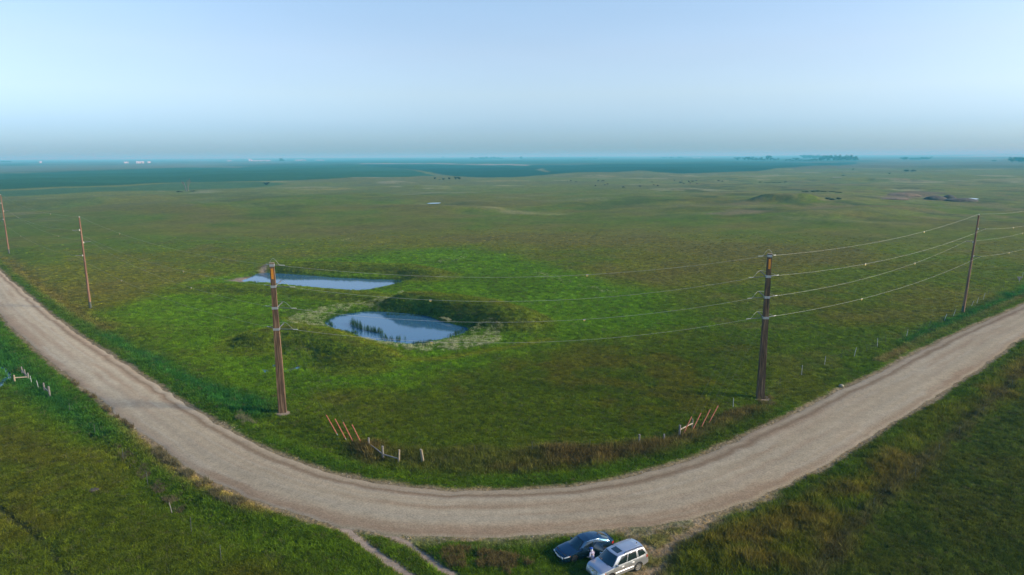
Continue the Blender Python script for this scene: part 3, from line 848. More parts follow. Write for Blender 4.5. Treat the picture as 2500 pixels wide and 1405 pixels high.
def build_grass():
    x, y, r = grass_points(400000, 39, 330, math.radians(46), 1.75, 21)
    c = np.empty((len(x), 3)); h = np.empty(len(x)); d = np.empty(len(x)); z = np.empty(len(x))
    for i in range(0, len(x), 80000):
        s = slice(i, i + 80000)
        c[s], h[s], d[s] = colours(x[s], y[s]); z[s] = height(x[s], y[s])
    rg = np.random.default_rng(5)
    keep = rg.uniform(0, 1.5, len(x)) < d * sst(330, 150, r)
    keep &= sd_poly(x, y, ROAD, 14.0) > -0.40 + 0.9 * rg.uniform(0, 1, len(x))
    keep &= (sd_poly(x, y, POND_NEAR, 14.0) > 0.1) & (sd_poly(x, y, POND_FAR, 14.0) > 0.1)
    keep &= (dist_line(x, y, st_) > 0.6)
    for pl in PUD: keep &= (sd_poly(x, y, pl, 8.0) > -0.05) | (rg.uniform(0, 1, len(x)) < 0.25)
    for key in ('L1', 'R1'): keep &= np.hypot(x - B[key][0] - .35, (y - B[key][1]) * 1.1) > 1.25
    for vx, vy, hd, hl, hw_ in VEHICLES:
        lx = (x - vx) * math.cos(hd) + (y - vy) * math.sin(hd); ly = -(x - vx) * math.sin(hd) + (y - vy) * math.cos(hd)
        keep &= ~((abs(lx) < hl) & (abs(ly) < hw_))
    x, y, z, r, c, h = x[keep], y[keep], z[keep], r[keep], c[keep], h[keep]
    n = len(x)
    var = rg.normal(1, 0.28, n).clip(0.4, 1.9) * (0.62 + 0.76 * fbm(x, y, 1.3, 98, 3))
    tint = c * var[:, None] * np.array((1.85, 1.75, 1.4))
    dry = rg.uniform(0, 1, n) < 0.07
    tint[dry] = tint[dry] * 0.4 + np.array((0.15, 0.13, 0.06)) * 0.6
    hh = h * rg.uniform(0.6, 1.4, n) * (0.55 + 1.1 * fbm(x, y, 1.3, 98, 3))
    wide = (0.30 + 0.55 * h) * rg.uniform(0.8, 1.3, n) * (0.8 + r / 200)
    scl = np.stack([wide, wide, hh], 1)
    scatter('pasture_grass', np.stack([x, y, z], 1), scl, tint,
            [tuft('grass_tuft', 22, 0.75, 0.55, 0.05, 100 + i) for i in range(5)], MAT['grass'], 'green pasture and verge grass covering the ground')

def build_reeds_and_flowers():
    rg = np.random.default_rng(9)
    # bulrushes standing in the near pond
    pts, sc, ti = [], [], []
    def reeds(px0, py0, px1, py1, n, h0, h1, wpx=6):
        for _ in range(n):
            t = rg.uniform(); p = gp(px0 + (px1 - px0) * t + rg.normal(0, wpx), py0 + (py1 - py0) * t + rg.normal(0, wpx * 0.28), -0.35)
            h = rg.uniform(h0, h1); pts.append((p[0], p[1], -0.36)); sc.append((0.22, 0.22, h)); ti.append(np.array((0.030, 0.070, 0.022)) * rg.uniform(0.7, 1.5))
    reeds(856, 790, 880, 803, 46, 0.9, 1.9, 4)
    reeds(884, 804, 935, 815, 62, 0.7, 1.5, 4)
    reeds(815, 808, 872, 815, 70, 0.3, 0.7, 6)
    reeds(925, 824, 985, 832, 40, 0.4, 1.1, 7)
    reeds(797, 782, 812, 800, 40, 0.3, 0.7, 4)
    reeds(1098, 824, 1136, 806, 45, 0.3, 0.8, 5)
    reeds(1010, 842, 1060, 836, 80, 0.3, 0.8, 5)
    reeds(940, 768, 1060, 772, 90, 0.2, 0.5, 4)
    reeds(965, 690, 985, 686, 40, 0.5, 1.0, 4)
    scatter('reed_bed', pts, sc, ti, [tuft('reed_clump', 5, 1.2, 0.5, 0.10, 300 + i) for i in range(3)], MAT['grass'], 'dark green reeds standing in the near pond')
    # cream flowers round the near pond and drifts across the lush ground
    pts, sc, ti = [], [], []
    def grow_in(poly, n, sc0, lump, edge, col, h0, h1, w0, w1):
        pl = gpl(poly); lo, hi = pl.min(0), pl.max(0)
        xx = rg.uniform(lo[0], hi[0], n * 30); yy = rg.uniform(lo[1], hi[1], n * 30)
        m = (sd_poly(xx, yy, pl, 5.0) < edge) & (sd_poly(xx, yy, POND_NEAR, 5.0) > 0.3) & (sd_poly(xx, yy, ROAD, 5.0) > 0.1) & (fbm(xx, yy, sc0, lump) > 0.45)
        xx, yy = xx[m][:n], yy[m][:n]
        for a, b, c in zip(xx, yy, height(xx, yy)):
            w = rg.uniform(w0, w1)
            pts.append((a, b, c)); sc.append((w, w, rg.uniform(h0, h1))); ti.append(np.array(col) * rg.uniform(0.6, 1.3))
    def flowers(poly, n, spot=1.0):
        grow_in(poly, int(n * .62), 1.1, 131, 0.4, (0.50, 0.50, 0.27), 0.35 * spot, 0.6 * spot, .42, .42)
    flowers([(700,790),(730,765),(800,752),(870,742),(960,738),(985,748),(900,758),(830,768),(790,785),(800,800),(760,800)], 900)
    flowers([(1000,852),(1060,842),(1100,832),(1150,828),(1240,825),(1200,842),(1120,858),(1040,862)], 800)
    flowers([(1045,775),(1085,781),(1110,790),(1130,798),(1100,790),(1060,780)], 160)
    flowers([(880,836),(960,845),(1010,850),(1000,860),(930,852)], 220)
    flowers([(1150,805),(1190,800),(1230,815),(1200,825),(1155,820)], 160)
    for poly, n in (([(1065,640),(1110,632),(1140,626),(1130,632),(1080,642)], 45), ([(1290,665),(1340,672),(1400,690),(1380,695),(1310,675)], 70), ([(1400,695),(1470,708),(1510,720),(1470,718)], 45), ([(830,583),(865,580),(870,584),(840,586)], 25)):
        flowers(poly, n)
    scatter('wild_flowers', pts, sc, ti, [heads('flower_clump', 7, 400 + i) for i in range(3)], MAT['grass'], 'cream wild flowers growing around the near pond')
    # dry weeds: beside the left road and in the corner by the cars
    pts, sc, ti = [], [], []
    def weeds(poly, n, col, h):
        grow_in(poly, n, 1.6, 141, 0.0, col, 0.6 * h, 1.3 * h, .25, .4)
    weeds([(1060,1345),(1130,1340),(1200,1352),(1300,1365),(1340,1405),(1200,1405),(1100,1385)], 420, (0.17, 0.13, 0.045), 0.5)
    weeds([(390,1090),(470,1150),(540,1195),(600,1225),(590,1245),(520,1215),(440,1160),(370,1110)], 420, (0.20, 0.17, 0.085), 0.55)
    weeds([(170,910),(240,965),(330,1040),(320,1050),(230,980),(160,925)], 260, (0.17, 0.13, 0.065), 0.5)
    weeds([(280,1080),(330,1110),(390,1170),(450,1230),(440,1250),(370,1190),(290,1110)], 200, (0.17, 0.14, 0.07), 0.35)
    weeds([(550,985),(600,1010),(630,1040),(600,1040),(560,1010)], 110, (0.20, 0.20, 0.10), 0.6)
    weeds([(1850,975),(1880,965),(1900,985),(1870,1000)], 90, (0.19, 0.15, 0.06), 0.6)
    scatter('dry_weeds', pts, sc, ti, [tuft('weed_clump', 14, 0.8, 0.5, 0.07, 500 + i, head=0.4) for i in range(3)], MAT['grass'], 'dry tan weeds along the verges')
    # loose stones along the road edges
    i = rg.integers(0, NR, 9000); side = rg.uniform(0, 1, 9000) < 0.5
    w = np.abs(rg.normal(0, 0.5, 9000)) - 0.2
    P = np.where(side[:, None], R_IN[i] - nor_[i] * (-w)[:, None], R_OUT[i] - nor_[i] * w[:, None]) + rg.normal(0, .3, (9000, 2))
    k = (np.hypot(P[:, 0], P[:, 1]) < 130); P = P[k]
    z = np.maximum(height(P[:, 0], P[:, 1]), np.where(sd_poly(P[:, 0], P[:, 1], ROAD, 5) < 0, -0.03, -1))
    s = rg.uniform(0.02, 0.07, len(P)) * np.where(rg.uniform(0, 1, len(P)) < 0.1, 1.8, 1)
    bm = bmesh.new(); bmesh.ops.create_icosphere(bm, subdivisions=1, radius=1)
    for v in bm.verts: v.co *= random.uniform(0.75, 1.15)
    st = bpy.data.meshes.new('pebble'); bm.to_mesh(st); bm.free()
    g = rg.uniform(0.7, 1.5, len(P))[:, None] * np.array((0.33, 0.28, 0.22))
    scatter('roadside_gravel', np.column_stack([P, z]), np.column_stack([s, s, s * .7]), g, [st], MAT['grass'], 'loose gravel thrown to the road edges')

# ------------------------------------------------------------------ power line
def nrm2(v): v = np.asarray(v, float); return v / np.linalg.norm(v)
POLES = {}
B = {'L1': gp(690, 1006), 'R1': gp(1856, 969), 'L2': gp(221, 753), 'L3': gp(22, 618), 'R2': gp(2351, 761)}
B['L4'] = B['L3'] + (B['L3'] - B['L2']); B['R3'] = B['R2'] + (B['R2'] - B['R1'])
for k in B: B[k] = np.array([B[k][0], B[k][1], hz(*B[k])])
DIRL = nrm2(B['L2'][:2] - B['L1'][:2]); DIRR = nrm2(B['R2'][:2] - B['R1'][:2]); DIRM = nrm2(B['R1'][:2] - B['L1'][:2])
LV = (0.15, 0.29, 0.43)      # arm levels below the top, as a share of the height

def lam_pole(key, H, mat_, label, face, arm_dir, da, db):
    """tapered laminated-timber corner pole"""
    b = B[key]; root = empty('utility_pole', b)
    tag(root, label, 'utility pole', 'power line poles')
    fx = nrm2(face); sx = np.array([-fx[1], fx[0]])       # fx: the way the broad face looks
    NZ = 14; v, f = [], []
    prof = [(-.5, -.5), (-.27, -.5), (-.25, -.47), (-.23, -.5), (-.02, -.5), (0, -.47), (.02, -.5), (.23, -.5), (.25, -.47), (.27, -.5), (.5, -.5),
            (.5, .5), (.27, .5), (.25, .47), (.23, .5), (.02, .5), (0, .47), (-.02, .5), (-.23, .5), (-.25, .47), (-.27, .5), (-.5, .5)]
    n = len(prof)
    def size(t): return 0.98 - 0.50 * t, 0.64 - 0.22 * t
    for i in range(NZ + 1):
        t = i / NZ; w, d = size(t)
        for a, c in prof:
            q = sx * (a * w) + fx * (-c * d)
            v.append((q[0], q[1], -0.3 + (H + 0.3) * t))
    for i in range(NZ):
        for k in range(n):
            f.append((i * n + k, i * n + (k + 1) % n, (i + 1) * n + (k + 1) % n, (i + 1) * n + k))
    f.append(tuple(range(NZ * n, NZ * n + n)))
    obj('shaft', (v, f), mat_, root, smooth=False)
    ang = math.atan2(sx[1], sx[0])
    w, d = size(1)
    obj('pole_cap', box((0, 0, H + 0.03), (w + .05, d + .05, .06), ang), MAT['tan'], root, False)
    # orange stained stretch under the top band
    w, d = size(0.94)
    obj('orange_band', box((fx[0] * (d / 2 + .005), fx[1] * (d / 2 + .005), H - 1.3), (w * .56, .03, 1.3), ang), MAT['ochre'], root, False)
    dd3 = lambda q: np.array([q[0], q[1], -.03])
    atts = []
    heights = [H - 0.25] + [H * (1 - l) for l in LV]
    for i, z in enumerate(heights):
        w, d = size(z / H)
        obj('clamp_band', box((0, 0, z), (w + .06, d + .06, .30), ang), MAT['galv'], root, False)
        tip = np.array([arm_dir[0] * 1.45, arm_dir[1] * 1.45, z + 0.44])
        ends = []
        for dd in (da, db):
            s0 = np.array([dd[0] * .35, dd[1] * .35, z]); e = np.array([dd[0] * (2.0 if i else .9), dd[1] * (2.0 if i else .9), z - (.10 if i else .02)])
            pts = [s0 + (e - s0) * t for t in np.linspace(0, 1, 15)]
            rad = [.03 if k % 2 else .06 for k in range(15)]
            obj('strain_insulator', tube(pts, rad, 8), MAT['polymer'], root)
            cl = [e + dd3(dd) * t for t in (0, .6)]
            obj('end_clamp', tube(cl, .05, 8), MAT['wire'], root)
            ends.append(e)
        if i:
            pts = [np.array([arm_dir[0] * .3, arm_dir[1] * .3, z - .05]) + (tip - np.array([arm_dir[0] * .3, arm_dir[1] * .3, z - .05])) * t for t in np.linspace(0, 1, 13)]
            obj('jumper_arm', tube(pts, [.05 if k % 2 else .085 for k in range(13)], 8), MAT['polymer'], root)
            ctrl = [ends[0], ends[0] * .75 + tip * .25 + np.array([0, 0, .12]), tip + np.array([0, 0, .1]), ends[1] * .75 + tip * .25 + np.array([0, 0, .12]), ends[1]]
        else:
            tp = np.array([arm_dir[0] * .25, arm_dir[1] * .25, H + .55])
            ctrl = [ends[0], ends[0] * .55 + tp * .45 + np.array([0, 0, .12]), tp, ends[1] * .55 + tp * .45 + np.array([0, 0, .12]), ends[1]]
        obj('jumper_wire', tube(smooth_line(ctrl, 22), .015, 6), MAT['wire'], root)
        atts.append((b + ends[0] + np.array([0, 0, -.02]), b + ends[1] + np.array([0, 0, -.02]), b + np.array([0, 0, z])))
    # bare earth tamped round the foot
    m_ = tube([(0, 0, -.1), (0, 0, .03), (0, 0, .06)], [1.25, 1.2, .3], 18)
    vv = [(p[0] * (1 + .3 * math.sin(5 * k)) + .35, p[1] * .9, p[2]) for k, p in enumerate(m_[0])]
    dm = obj('bare_earth', (vv, m_[1]), MAT['soil'], None); dm.location = b; tag(dm, kind='structure')
    POLES[key] = atts
    return root

def round_pole(key, H, label, perp, sides, group='power line poles', lean=(0, 0)):
    b = B[key]; root = empty('utility_pole', b); tag(root, label, 'utility pole', group)
    zs = np.linspace(-.3, H, 12)
    obj('shaft', tube([(lean[0] * max(z, 0) / H, lean[1] * max(z, 0) / H, z) for z in zs], [.27 - .115 * max(z, 0) / H for z in zs], 14), MAT['pole'], root)
    tarz = np.linspace(-.1, 1.5, 3)
    obj('butt_wrap', tube([(0, 0, z) for z in tarz], .282, 14), MAT['dpost'], root)
    atts = []
    zt = H - .1
    obj('top_insulator', tube([(lean[0], lean[1], H - .02), (lean[0], lean[1], H + .12), (lean[0], lean[1], H + .26)], [.05, .085, .05], 8), MAT['porc'], root)
    a = b + np.array([lean[0], lean[1], H + .26]); atts.append((a, a, a))
    for l, sd in zip((0.135, 0.27, 0.41), sides):
        z = H * (1 - l); q = perp * sd; off = np.array(lean) * z / H
        pts = [(off[0] + q[0] * t, off[1] + q[1] * t, z + .05 * t) for t in np.linspace(.15, 1.45, 13)]
        obj('line_post_insulator', tube(pts, [.035 if k % 2 else .065 for k in range(13)], 8), MAT['polymer'], root)
        obj('insulator_base', box((off[0] + q[0] * .22, off[1] + q[1] * .22, z), (.20, .20, .32), math.atan2(q[1], q[0])), MAT['porc'], root, False)
        a = b + np.array([off[0] + q[0] * 1.48, off[1] + q[1] * 1.48, z + .1]); atts.append((a, a, a))
        obj('wire_clamp', tube([(off[0] + q[0] * 1.45, off[1] + q[1] * 1.45, z + .02), (off[0] + q[0] * 1.48, off[1] + q[1] * 1.48, z + .14)], .05, 6), MAT['galv'], root)
    POLES[key] = atts

armL = nrm2(DIRL + DIRM); armR = nrm2(DIRR - DIRM)
lam_pole('L1', 19.35, MAT['lam'], 'brown laminated corner pole with orange top standing left of the near pond', (0.13, -1.0), armL, DIRL, DIRM)
lam_pole('R1', 19.7, MAT['lam2'], 'dark laminated corner pole with orange top beside the right road', (-0.05, -1.0), armR, -DIRM, DIRR)
pl_ = np.array([-DIRL[1], DIRL[0]]); pr_ = np.array([DIRR[1], -DIRR[0]])
if pl_[0] < 0: pl_ = -pl_
round_pole('L2', 19.8, 'slim reddish pole beside the left road, second from the left edge', pl_, (-1, 1, -1))
round_pole('L3', 20.1, 'slim reddish pole farthest up the left road at the picture edge', pl_, (-1, 1, -1))
round_pole('R2', 20.2, 'slim dark pole beside the right road near the right edge', pr_, (1, -1, 1), lean=(0.5, -.5))
round_pole('L4', 20.0, 'slim pole farther along the left road', pl_, (-1, 1, -1))
round_pole('R3', 20.0, 'slim pole farther along the right road', pr_, (1, -1, 1))

NAMES = ('topmost wire', 'second wire from the top', 'third wire from the top', 'lowest wire')
SPANS = {}
def span(a, b, sag, where, out_a, out_b, rad=.0105):
    for i in range(4):
        p = POLES[a][i][out_a]; q = POLES[b][i][out_b]
        t = np.linspace(0, 1, 49)
        P = p[None] * (1 - t)[:, None] + q[None] * t[:, None]
        s = sag * (0.85 if i == 0 else 1.0) * 4 * t * (1 - t)
        P[:, 2] -= s
        o = obj('power_line', tube(P - P[0], rad, 6), MAT['wire']); o.location = P[0]
        tag(o, f'{NAMES[i]} {where}', 'power line', 'power lines')
        SPANS[(a, b, i)] = P
span('L1', 'R1', 2.45, 'spanning the two corner poles', 1, 0)
span('L1', 'L2', 1.75, 'from the left corner pole to the slim pole', 0, 0, .0065)
span('R1', 'R2', 1.5, 'from the right corner pole to the dark pole', 1, 0)
span('L2', 'L3', 2.1, 'between the two slim poles on the left', 0, 0, .0065)
span('L3', 'L4', 1.8, 'leaving the picture on the left', 0, 0, .0065)
span('R2', 'R3', 1.4, 'leaving the picture on the right', 0, 0)

def marker(key, px, label):
    P = SPANS[key]; xs = [proj(p)[0] for p in P]
    i = int(np.argmin(np.abs(np.array(xs) - px))); p = P[i]
    t = nrm2(P[min(i + 1, 48)] - P[max(i - 1, 0)])
    root = empty('line_marker', p); tag(root, label, 'line marker', 'yellow markers on the wires')
    obj('clip', tube([t * -.16, t * .16], .05, 8), MAT['galv'], root)
    # a disc hanging in the plane of the wire
    n = nrm2([-t[1], t[0], 0]); v, f = [], []
    u = np.array([t[0], t[1], 0]); u /= np.linalg.norm(u)
    for s in (-.025, .025):
        for k in range(16):
            a = 2 * math.pi * k / 16; q = u * math.cos(a) * .14 + np.array([0, 0, 1]) * math.sin(a) * .14 + n * s - np.array([0, 0, .1]); v.append(q)
    f = [tuple(range(15, -1, -1)), tuple(range(16, 32))] + [(k, (k + 1) % 16, 16 + (k + 1) % 16, 16 + k) for k in range(16)]
    obj('disc', (v, f), MAT['yellow'], root)
for key, px, lab in (
    (('L1','R1',0),1435,'yellow disc marker on the topmost wire over the green pasture'),
    (('L1','R1',1),1060,'yellow disc marker over the mound right of the near pond'),
    (('L1','R1',2),1437,'yellow disc marker on the third wire right of the mound'),
    (('L1','R1',3),1065,'yellow disc marker on the lowest wire over the near pond'),
    (('R1','R2',0),2256,'yellow disc marker on the topmost wire near the slim dark pole'),
    (('R1','R2',1),2110,'yellow disc marker on the second wire right of the dark corner pole'),
    (('R1','R2',2),2236,'yellow disc marker on the third wire left of the slim dark pole'),
    (('R1','R2',3),2100,'yellow disc marker on the lowest wire right of the dark corner pole'),
    (('R2','R3',1),2473,'yellow disc marker on the second wire at the right edge'),
    (('R2','R3',2),2495,'yellow disc marker on the third wire at the right edge'),
    (('R2','R3',3),2465,'yellow disc marker on the lowest wire at the right edge'),
    (('L1','L2',1),451,'yellow disc marker on the second wire above the olive pasture'),
    (('L1','L2',0),290,'yellow disc marker nearest the slim reddish pole, on a high wire'),
    (('L1','L2',2),467,'yellow disc marker on the third wire left of the far pond'),
    (('L1','L2',3),298,'yellow disc marker on the lowest wire right of the slim reddish pole'),
    (('L2','L3',0),123,'yellow disc marker on the topmost wire between the two slim left poles'),
    (('L2','L3',1),43,'yellow disc marker on the second wire beside the leftmost pole'),
    (('L2','L3',2),145,'yellow disc marker on the third wire left of the slim reddish pole'),
    (('L2','L3',3),50,'yellow disc marker on the lowest wire beside the leftmost pole')):
    marker(key, px, lab)

# guy wires in orange sleeves
def guy(px, py, pole, lvl, s0, s1, label, group):
    a = gp(px, py); a = np.array([a[0], a[1], hz(*a) - .1]); q = POLES[pole][lvl][2]
    d = q - a; L = np.linalg.norm(d); d = d / L
    root = empty('guy_wire', a); tag(root, label, 'guy wire', group)
    obj('strand', tube([(0, 0, 0), d * L], .006, 5), MAT['guy'], root)
    obj('anchor_rod', tube([d * -.3, d * s0], .03, 6), MAT['galv'], root)
    obj('guard_sleeve', tube([d * s0, d * (s0 + .1), d * s1], [.05, .062, .062], 8), MAT['orange'], root)
GL = 'guy wires of the left corner pole'; GR = 'guy wires of the right corner pole'
OR = ('nearest the pole', 'second from the pole', 'third from the pole', 'farthest from the pole')
for (px, py), lv, o in zip(((827,1064),(848,1075),(867,1084),(889,1091)), (3, 2, 1, 0), OR):
    guy(px, py, 'L1', lv, .5, 3.15, f'orange sleeved guy wire of the left corner pole, {o}', GL)
for (px, py), lv, o in zip(((1723,1038),(1704,1050),(1681,1061),(1658,1072)), (3, 2, 1, 0), OR):
    guy(px, py, 'R1', lv, .65, 3.55, f'orange sleeved guy wire of the right corner pole, {o}', GR)

# ------------------------------------------------------------------ fences
def fence_post(root, o, p, h, r, m, lean=(0, 0), name='post', label=None):
    v = np.array([p[0] - o[0], p[1] - o[1], hz(*p) - o[2]])
    h = h * 1.13
    c = obj(name, tube([v + np.array([0, 0, -.3]), v + np.array([lean[0] * .5, lean[1] * .5, h * .5]), v + np.array([lean[0], lean[1], h])], [r * 1.05, r, r * .95], 8), m, root)
    if label: c['label'] = label
    return v + np.array([lean[0], lean[1], h])

def brace(posts, rails, label, mats):
    """a braced fence corner: posts (px, py of the foot, height, radius, material, lean), rails between post tops"""
    p0 = gp(posts[0][0], posts[0][1]); o = np.array([p0[0], p0[1], hz(*p0)])
    root = empty('fence_brace', o); tag(root, label, 'fence brace', 'braced fence corners')
    feet = []
    for px, py, h, r, m, ln in posts:
        p = gp(px, py); fence_post(root, o, p, h, r, MAT[m], ln)
        feet.append((np.array([p[0] - o[0], p[1] - o[1], hz(*p) - o[2]]), h, ln))
    for i, j, hi, hj, m in rails:
        a = feet[i][0] + np.array([feet[i][2][0] * hi / feet[i][1], feet[i][2][1] * hi / feet[i][1], hi])
        b = feet[j][0] + np.array([feet[j][2][0] * hj / feet[j][1], feet[j][2][1] * hj / feet[j][1], hj])
        obj('rail', tube([a, b], .075, 8), MAT[m], root)
brace([(901,1096,1.35,.11,'post',(0,0)),(935,1117,1.5,.12,'post',(0,0)),(973,1127,1.55,.11,'tan',(.12,0)),(1032,1125,1.45,.10,'palewood',(-.2,0)),(1035,1126,1.45,.10,'tan',(-.24,0))],
      [(0,1,.85,.75,'post'),(1,2,.75,.7,'post')], 'grey weathered fence corner brace inside the bend, beside the left guy wires', None)
brace([(1659,1066,1.6,.13,'post',(0,0)),(1690,1044,1.3,.09,'post',(0,0))], [(0,1,1.25,.9,'palewood')], 'fence corner brace with a bare pale rail beside the right guy wires', None)
brace([(36,932,1.1,.12,'tan',(0,0)),(69.5,926,1.2,.12,'post',(0,0)),(63,919,1.3,.09,'post',(-.1,0)),(54,910,1.2,.1,'post',(0,0))],
      [(0,1,.85,.75,'palewood'),(1,2,.7,.8,'post'),(2,3,.6,.8,'post')], 'fence corner brace with a pale rail by the small stream at the left edge', None)
brace([(108,951,1.2,.11,'post',(0,0)),(122,966,1.5,.13,'post',(-.05,0))], [(0,1,.7,.85,'post')], 'pair of grey braced posts in deep grass left of the road', None)

def wire_fence(pix, label, group, wires=3, wh=1.15, wood=()):
    P = [gp(q[0], q[1]) for q in pix]
    o = np.array([P[0][0], P[0][1], hz(*P[0])])
    root = empty('wire_fence', o); tag(root, label, 'fence', group)
    tops = []
    for q, p in zip(pix, P):
        m = {'w': 'tpost', 'd': 'dpost', 'g': 'post', 't': 'tan'}[q[2]]; r = {'w': .035, 'd': .03, 'g': .11, 't': .09}[q[2]]
        if q[2] == 'g' and len(q) > 4: r = .04
        h = q[3] if len(q) > 3 else 1.35
        ln = q[4] if len(q) > 4 else (random.uniform(-.06, .06), random.uniform(-.06, .06))
        fence_post(root, o, p, h, r, MAT[m], ln)
        tops.append(np.array([p[0] - o[0], p[1] - o[1], hz(*p) - o[2]]))
    if len(tops) > 1:
        for k in range(wires):
            z = wh * (k + 1) / wires
            pts = [t + np.array([0, 0, z]) for t in tops]
            obj('wire', tube(pts, .002, 4, cap=False), MAT['guy'], root)
wire_fence([(1621,1079,'g',1.2),(1560,1084,'g',1.3),(1440,1098,'d',1.2),(1300,1106,'d',1.2),(1160,1112,'d',1.1)], 'wire fence across the inside of the bend with two stout dark posts', 'wire fences')
wire_fence([(1690,1044,'d',1.2),(1790,994,'w',1.3),(1872,958,'d',1.1),(1904,938,'d',1.0),(1957,914,'w',1.35),(2013,891,'w',1.35),(2054,872,'d',1.2),(2085,868,'w',1.35,(.35,.1)),(2116,856,'d',1.2),(2142,843,'w',1.35),(2162,834,'d',1.3),
            (2213,820,'w',1.35,(.22,.1)),(2240,808,'d',1.3,(.4,.1)),(2266,797,'d',1.3,(.5,.1)),(2297,785,'d',1.3,(.5,.1)),(2305,780,'w',1.3,(.5,.1)),(2327,770,'w',1.4,(.5,.1)),(2370,749,'w',1.3,(.6,.1)),(2384,741,'w',1.3,(.4,.1)),(2400,731,'w',1.3,(.4,.1)),(2411,722,'d',1.3,(.3,.1)),(2450,702,'d',1.3),(2496,679,'w',1.4)],
           'long wire fence of thin white and dark posts beside the right road', 'wire fences')
wire_fence([(77,933,'w',1.2),(94,945,'w',1.2,(-.15,0)),(122,966,'d',1.2),(171,1005,'d',1.3),(232,1056,'d',1.3),(300,1118,'d',1.3),(360,1176,'d',1.3),(420,1247,'g',1.0,(-.25,.1)),(467,1296,'d',1.3),(540,1370,'d',1.3)], 'sparse thin post fence running down the field left of the road', 'wire fences', 2)
wire_fence([(2130,1245,'d',1.1),(2234,1170,'d',1.1),(2292,1108,'d',1.1),(2342,1064,'d',1.1),(2400,1010,'d',1.1),(2470,945,'d',1.1)], 'dark thin post fence at the edge of the lower right pasture', 'wire fences', 1)
# the back of a small sign by the fence
s_ = hit(2488, 690); root = empty('road_sign', s_); tag(root, 'back of a small grey triangular sign beside the right fence', 'sign')
obj('post', tube([(0, 0, -.2), (0, 0, 1.1)], .04, 8), MAT['galv'], root)
obj('sign_plate', ([(-.75, .0, 1.5), (.75, .0, 1.5), (0, .0, .35), (-.75, .03, 1.5), (.75, .03, 1.5), (0, .03, .35)], [(0, 1, 2), (5, 4, 3), (0, 3, 4, 1), (1, 4, 5, 2), (2, 5, 3, 0)]), MAT['post'], root, False)

# a pale stone at the verge, a dark burrow in the left field
def lump(name, p, s, m, seed=1):
    bm = bmesh.new(); bmesh.ops.create_icosphere(bm, subdivisions=3, radius=1)
    rg = np.random.default_rng(seed)
    off = rg.uniform(0, 50, 3)
    for v in bm.verts:
        k = 0.75 + 0.5 * float(fbm(np.array([v.co.x * 1.3 + off[0] + v.co.z]), np.array([v.co.y * 1.3 + off[1] - v.co.z]), 0.8, seed)[0])
        v.co = Vector((v.co.x * s[0] * k, v.co.y * s[1] * k, v.co.z * s[2] * k))
    me = bpy.data.meshes.new(name); bm.to_mesh(me); bm.free()
    o = link(name, me, None, m); o.location = p
    return o
tag(lump('stone', hit(2054, 945) + Vector((0, 0, .15)), (.36, .32, .24), MAT['stone'], 3), 'pale stone lying on the grass verge of the right road', 'stone')
tag(lump('burrow_mound', hit(229, 1198), (.55, .5, .22), MAT['darksoil'], 4), 'dark earth mound of a burrow in the lower left field', 'mound')

# ------------------------------------------------------------------ cars
MAT['glass'] = mat('dark window glass', (0.012, 0.02, 0.024), 0.06, 0.0, spec=0.9, coat=0.5)
MAT['wind'] = mat('windscreen glass', (0.012, 0.035, 0.042), 0.07, 0.0, spec=0.8, coat=0.5)
MAT['tyre'] = mat('tyre rubber', (0.018, 0.018, 0.018), 0.9, noise=(20, 0.3, (1, 1, 1)))
MAT['alloy'] = mat('alloy wheel', (0.55, 0.54, 0.50), 0.35, 0.7, noise=(12, 0.15, (1, 1, 1)))
MAT['darkalloy'] = mat('grey alloy wheel', (0.16, 0.16, 0.17), 0.4, 0.7, noise=(12, 0.2, (1, 1, 1)))
MAT['blackplastic'] = mat('black trim', (0.015, 0.015, 0.017), 0.5, noise=(12, 0.2, (1, 1, 1)))
MAT['chrome'] = mat('bright trim', (0.7, 0.7, 0.7), 0.15, 1.0, noise=(12, 0.05, (1, 1, 1)))
MAT['lamp'] = mat('clear lamp lens', (0.75, 0.78, 0.80), 0.15, 0.0, spec=0.8, coat=0.6, noise=(16, 0.25, (1, 1, 1)))
MAT['amber'] = mat('amber lens', (0.60, 0.18, 0.03), 0.25, coat=0.5)
MAT['red'] = mat('red lens', (0.30, 0.012, 0.012), 0.25, coat=0.5)
MAT['plate'] = mat('licence plate', (0.75, 0.76, 0.78), 0.5, noise=(30, 0.1, (1, 1, 1)))
MAT['silver'] = mat('silver car paint', (0.60, 0.61, 0.62), 0.30, 0.78, noise=(1.5, 0.06, (1, 1, 1)), coat=0.7)
MAT['blue'] = mat('blue grey car paint', (0.026, 0.072, 0.130), 0.22, 0.75, noise=(1.5, 0.08, (1, 1, 1)), coat=0.8)
MAT['seat'] = mat('dark seat cloth', (0.02, 0.02, 0.022), 0.9, noise=(20, 0.3, (1, 1, 1)))

def grid_mesh(fn, nu, nv):
    v = [fn(i / nu, j / nv) for i in range(nu + 1) for j in range(nv + 1)]
    f = [(i * (nv + 1) + j, (i + 1) * (nv + 1) + j, (i + 1) * (nv + 1) + j + 1, i * (nv + 1) + j + 1) for i in range(nu) for j in range(nv)]
    return v, f

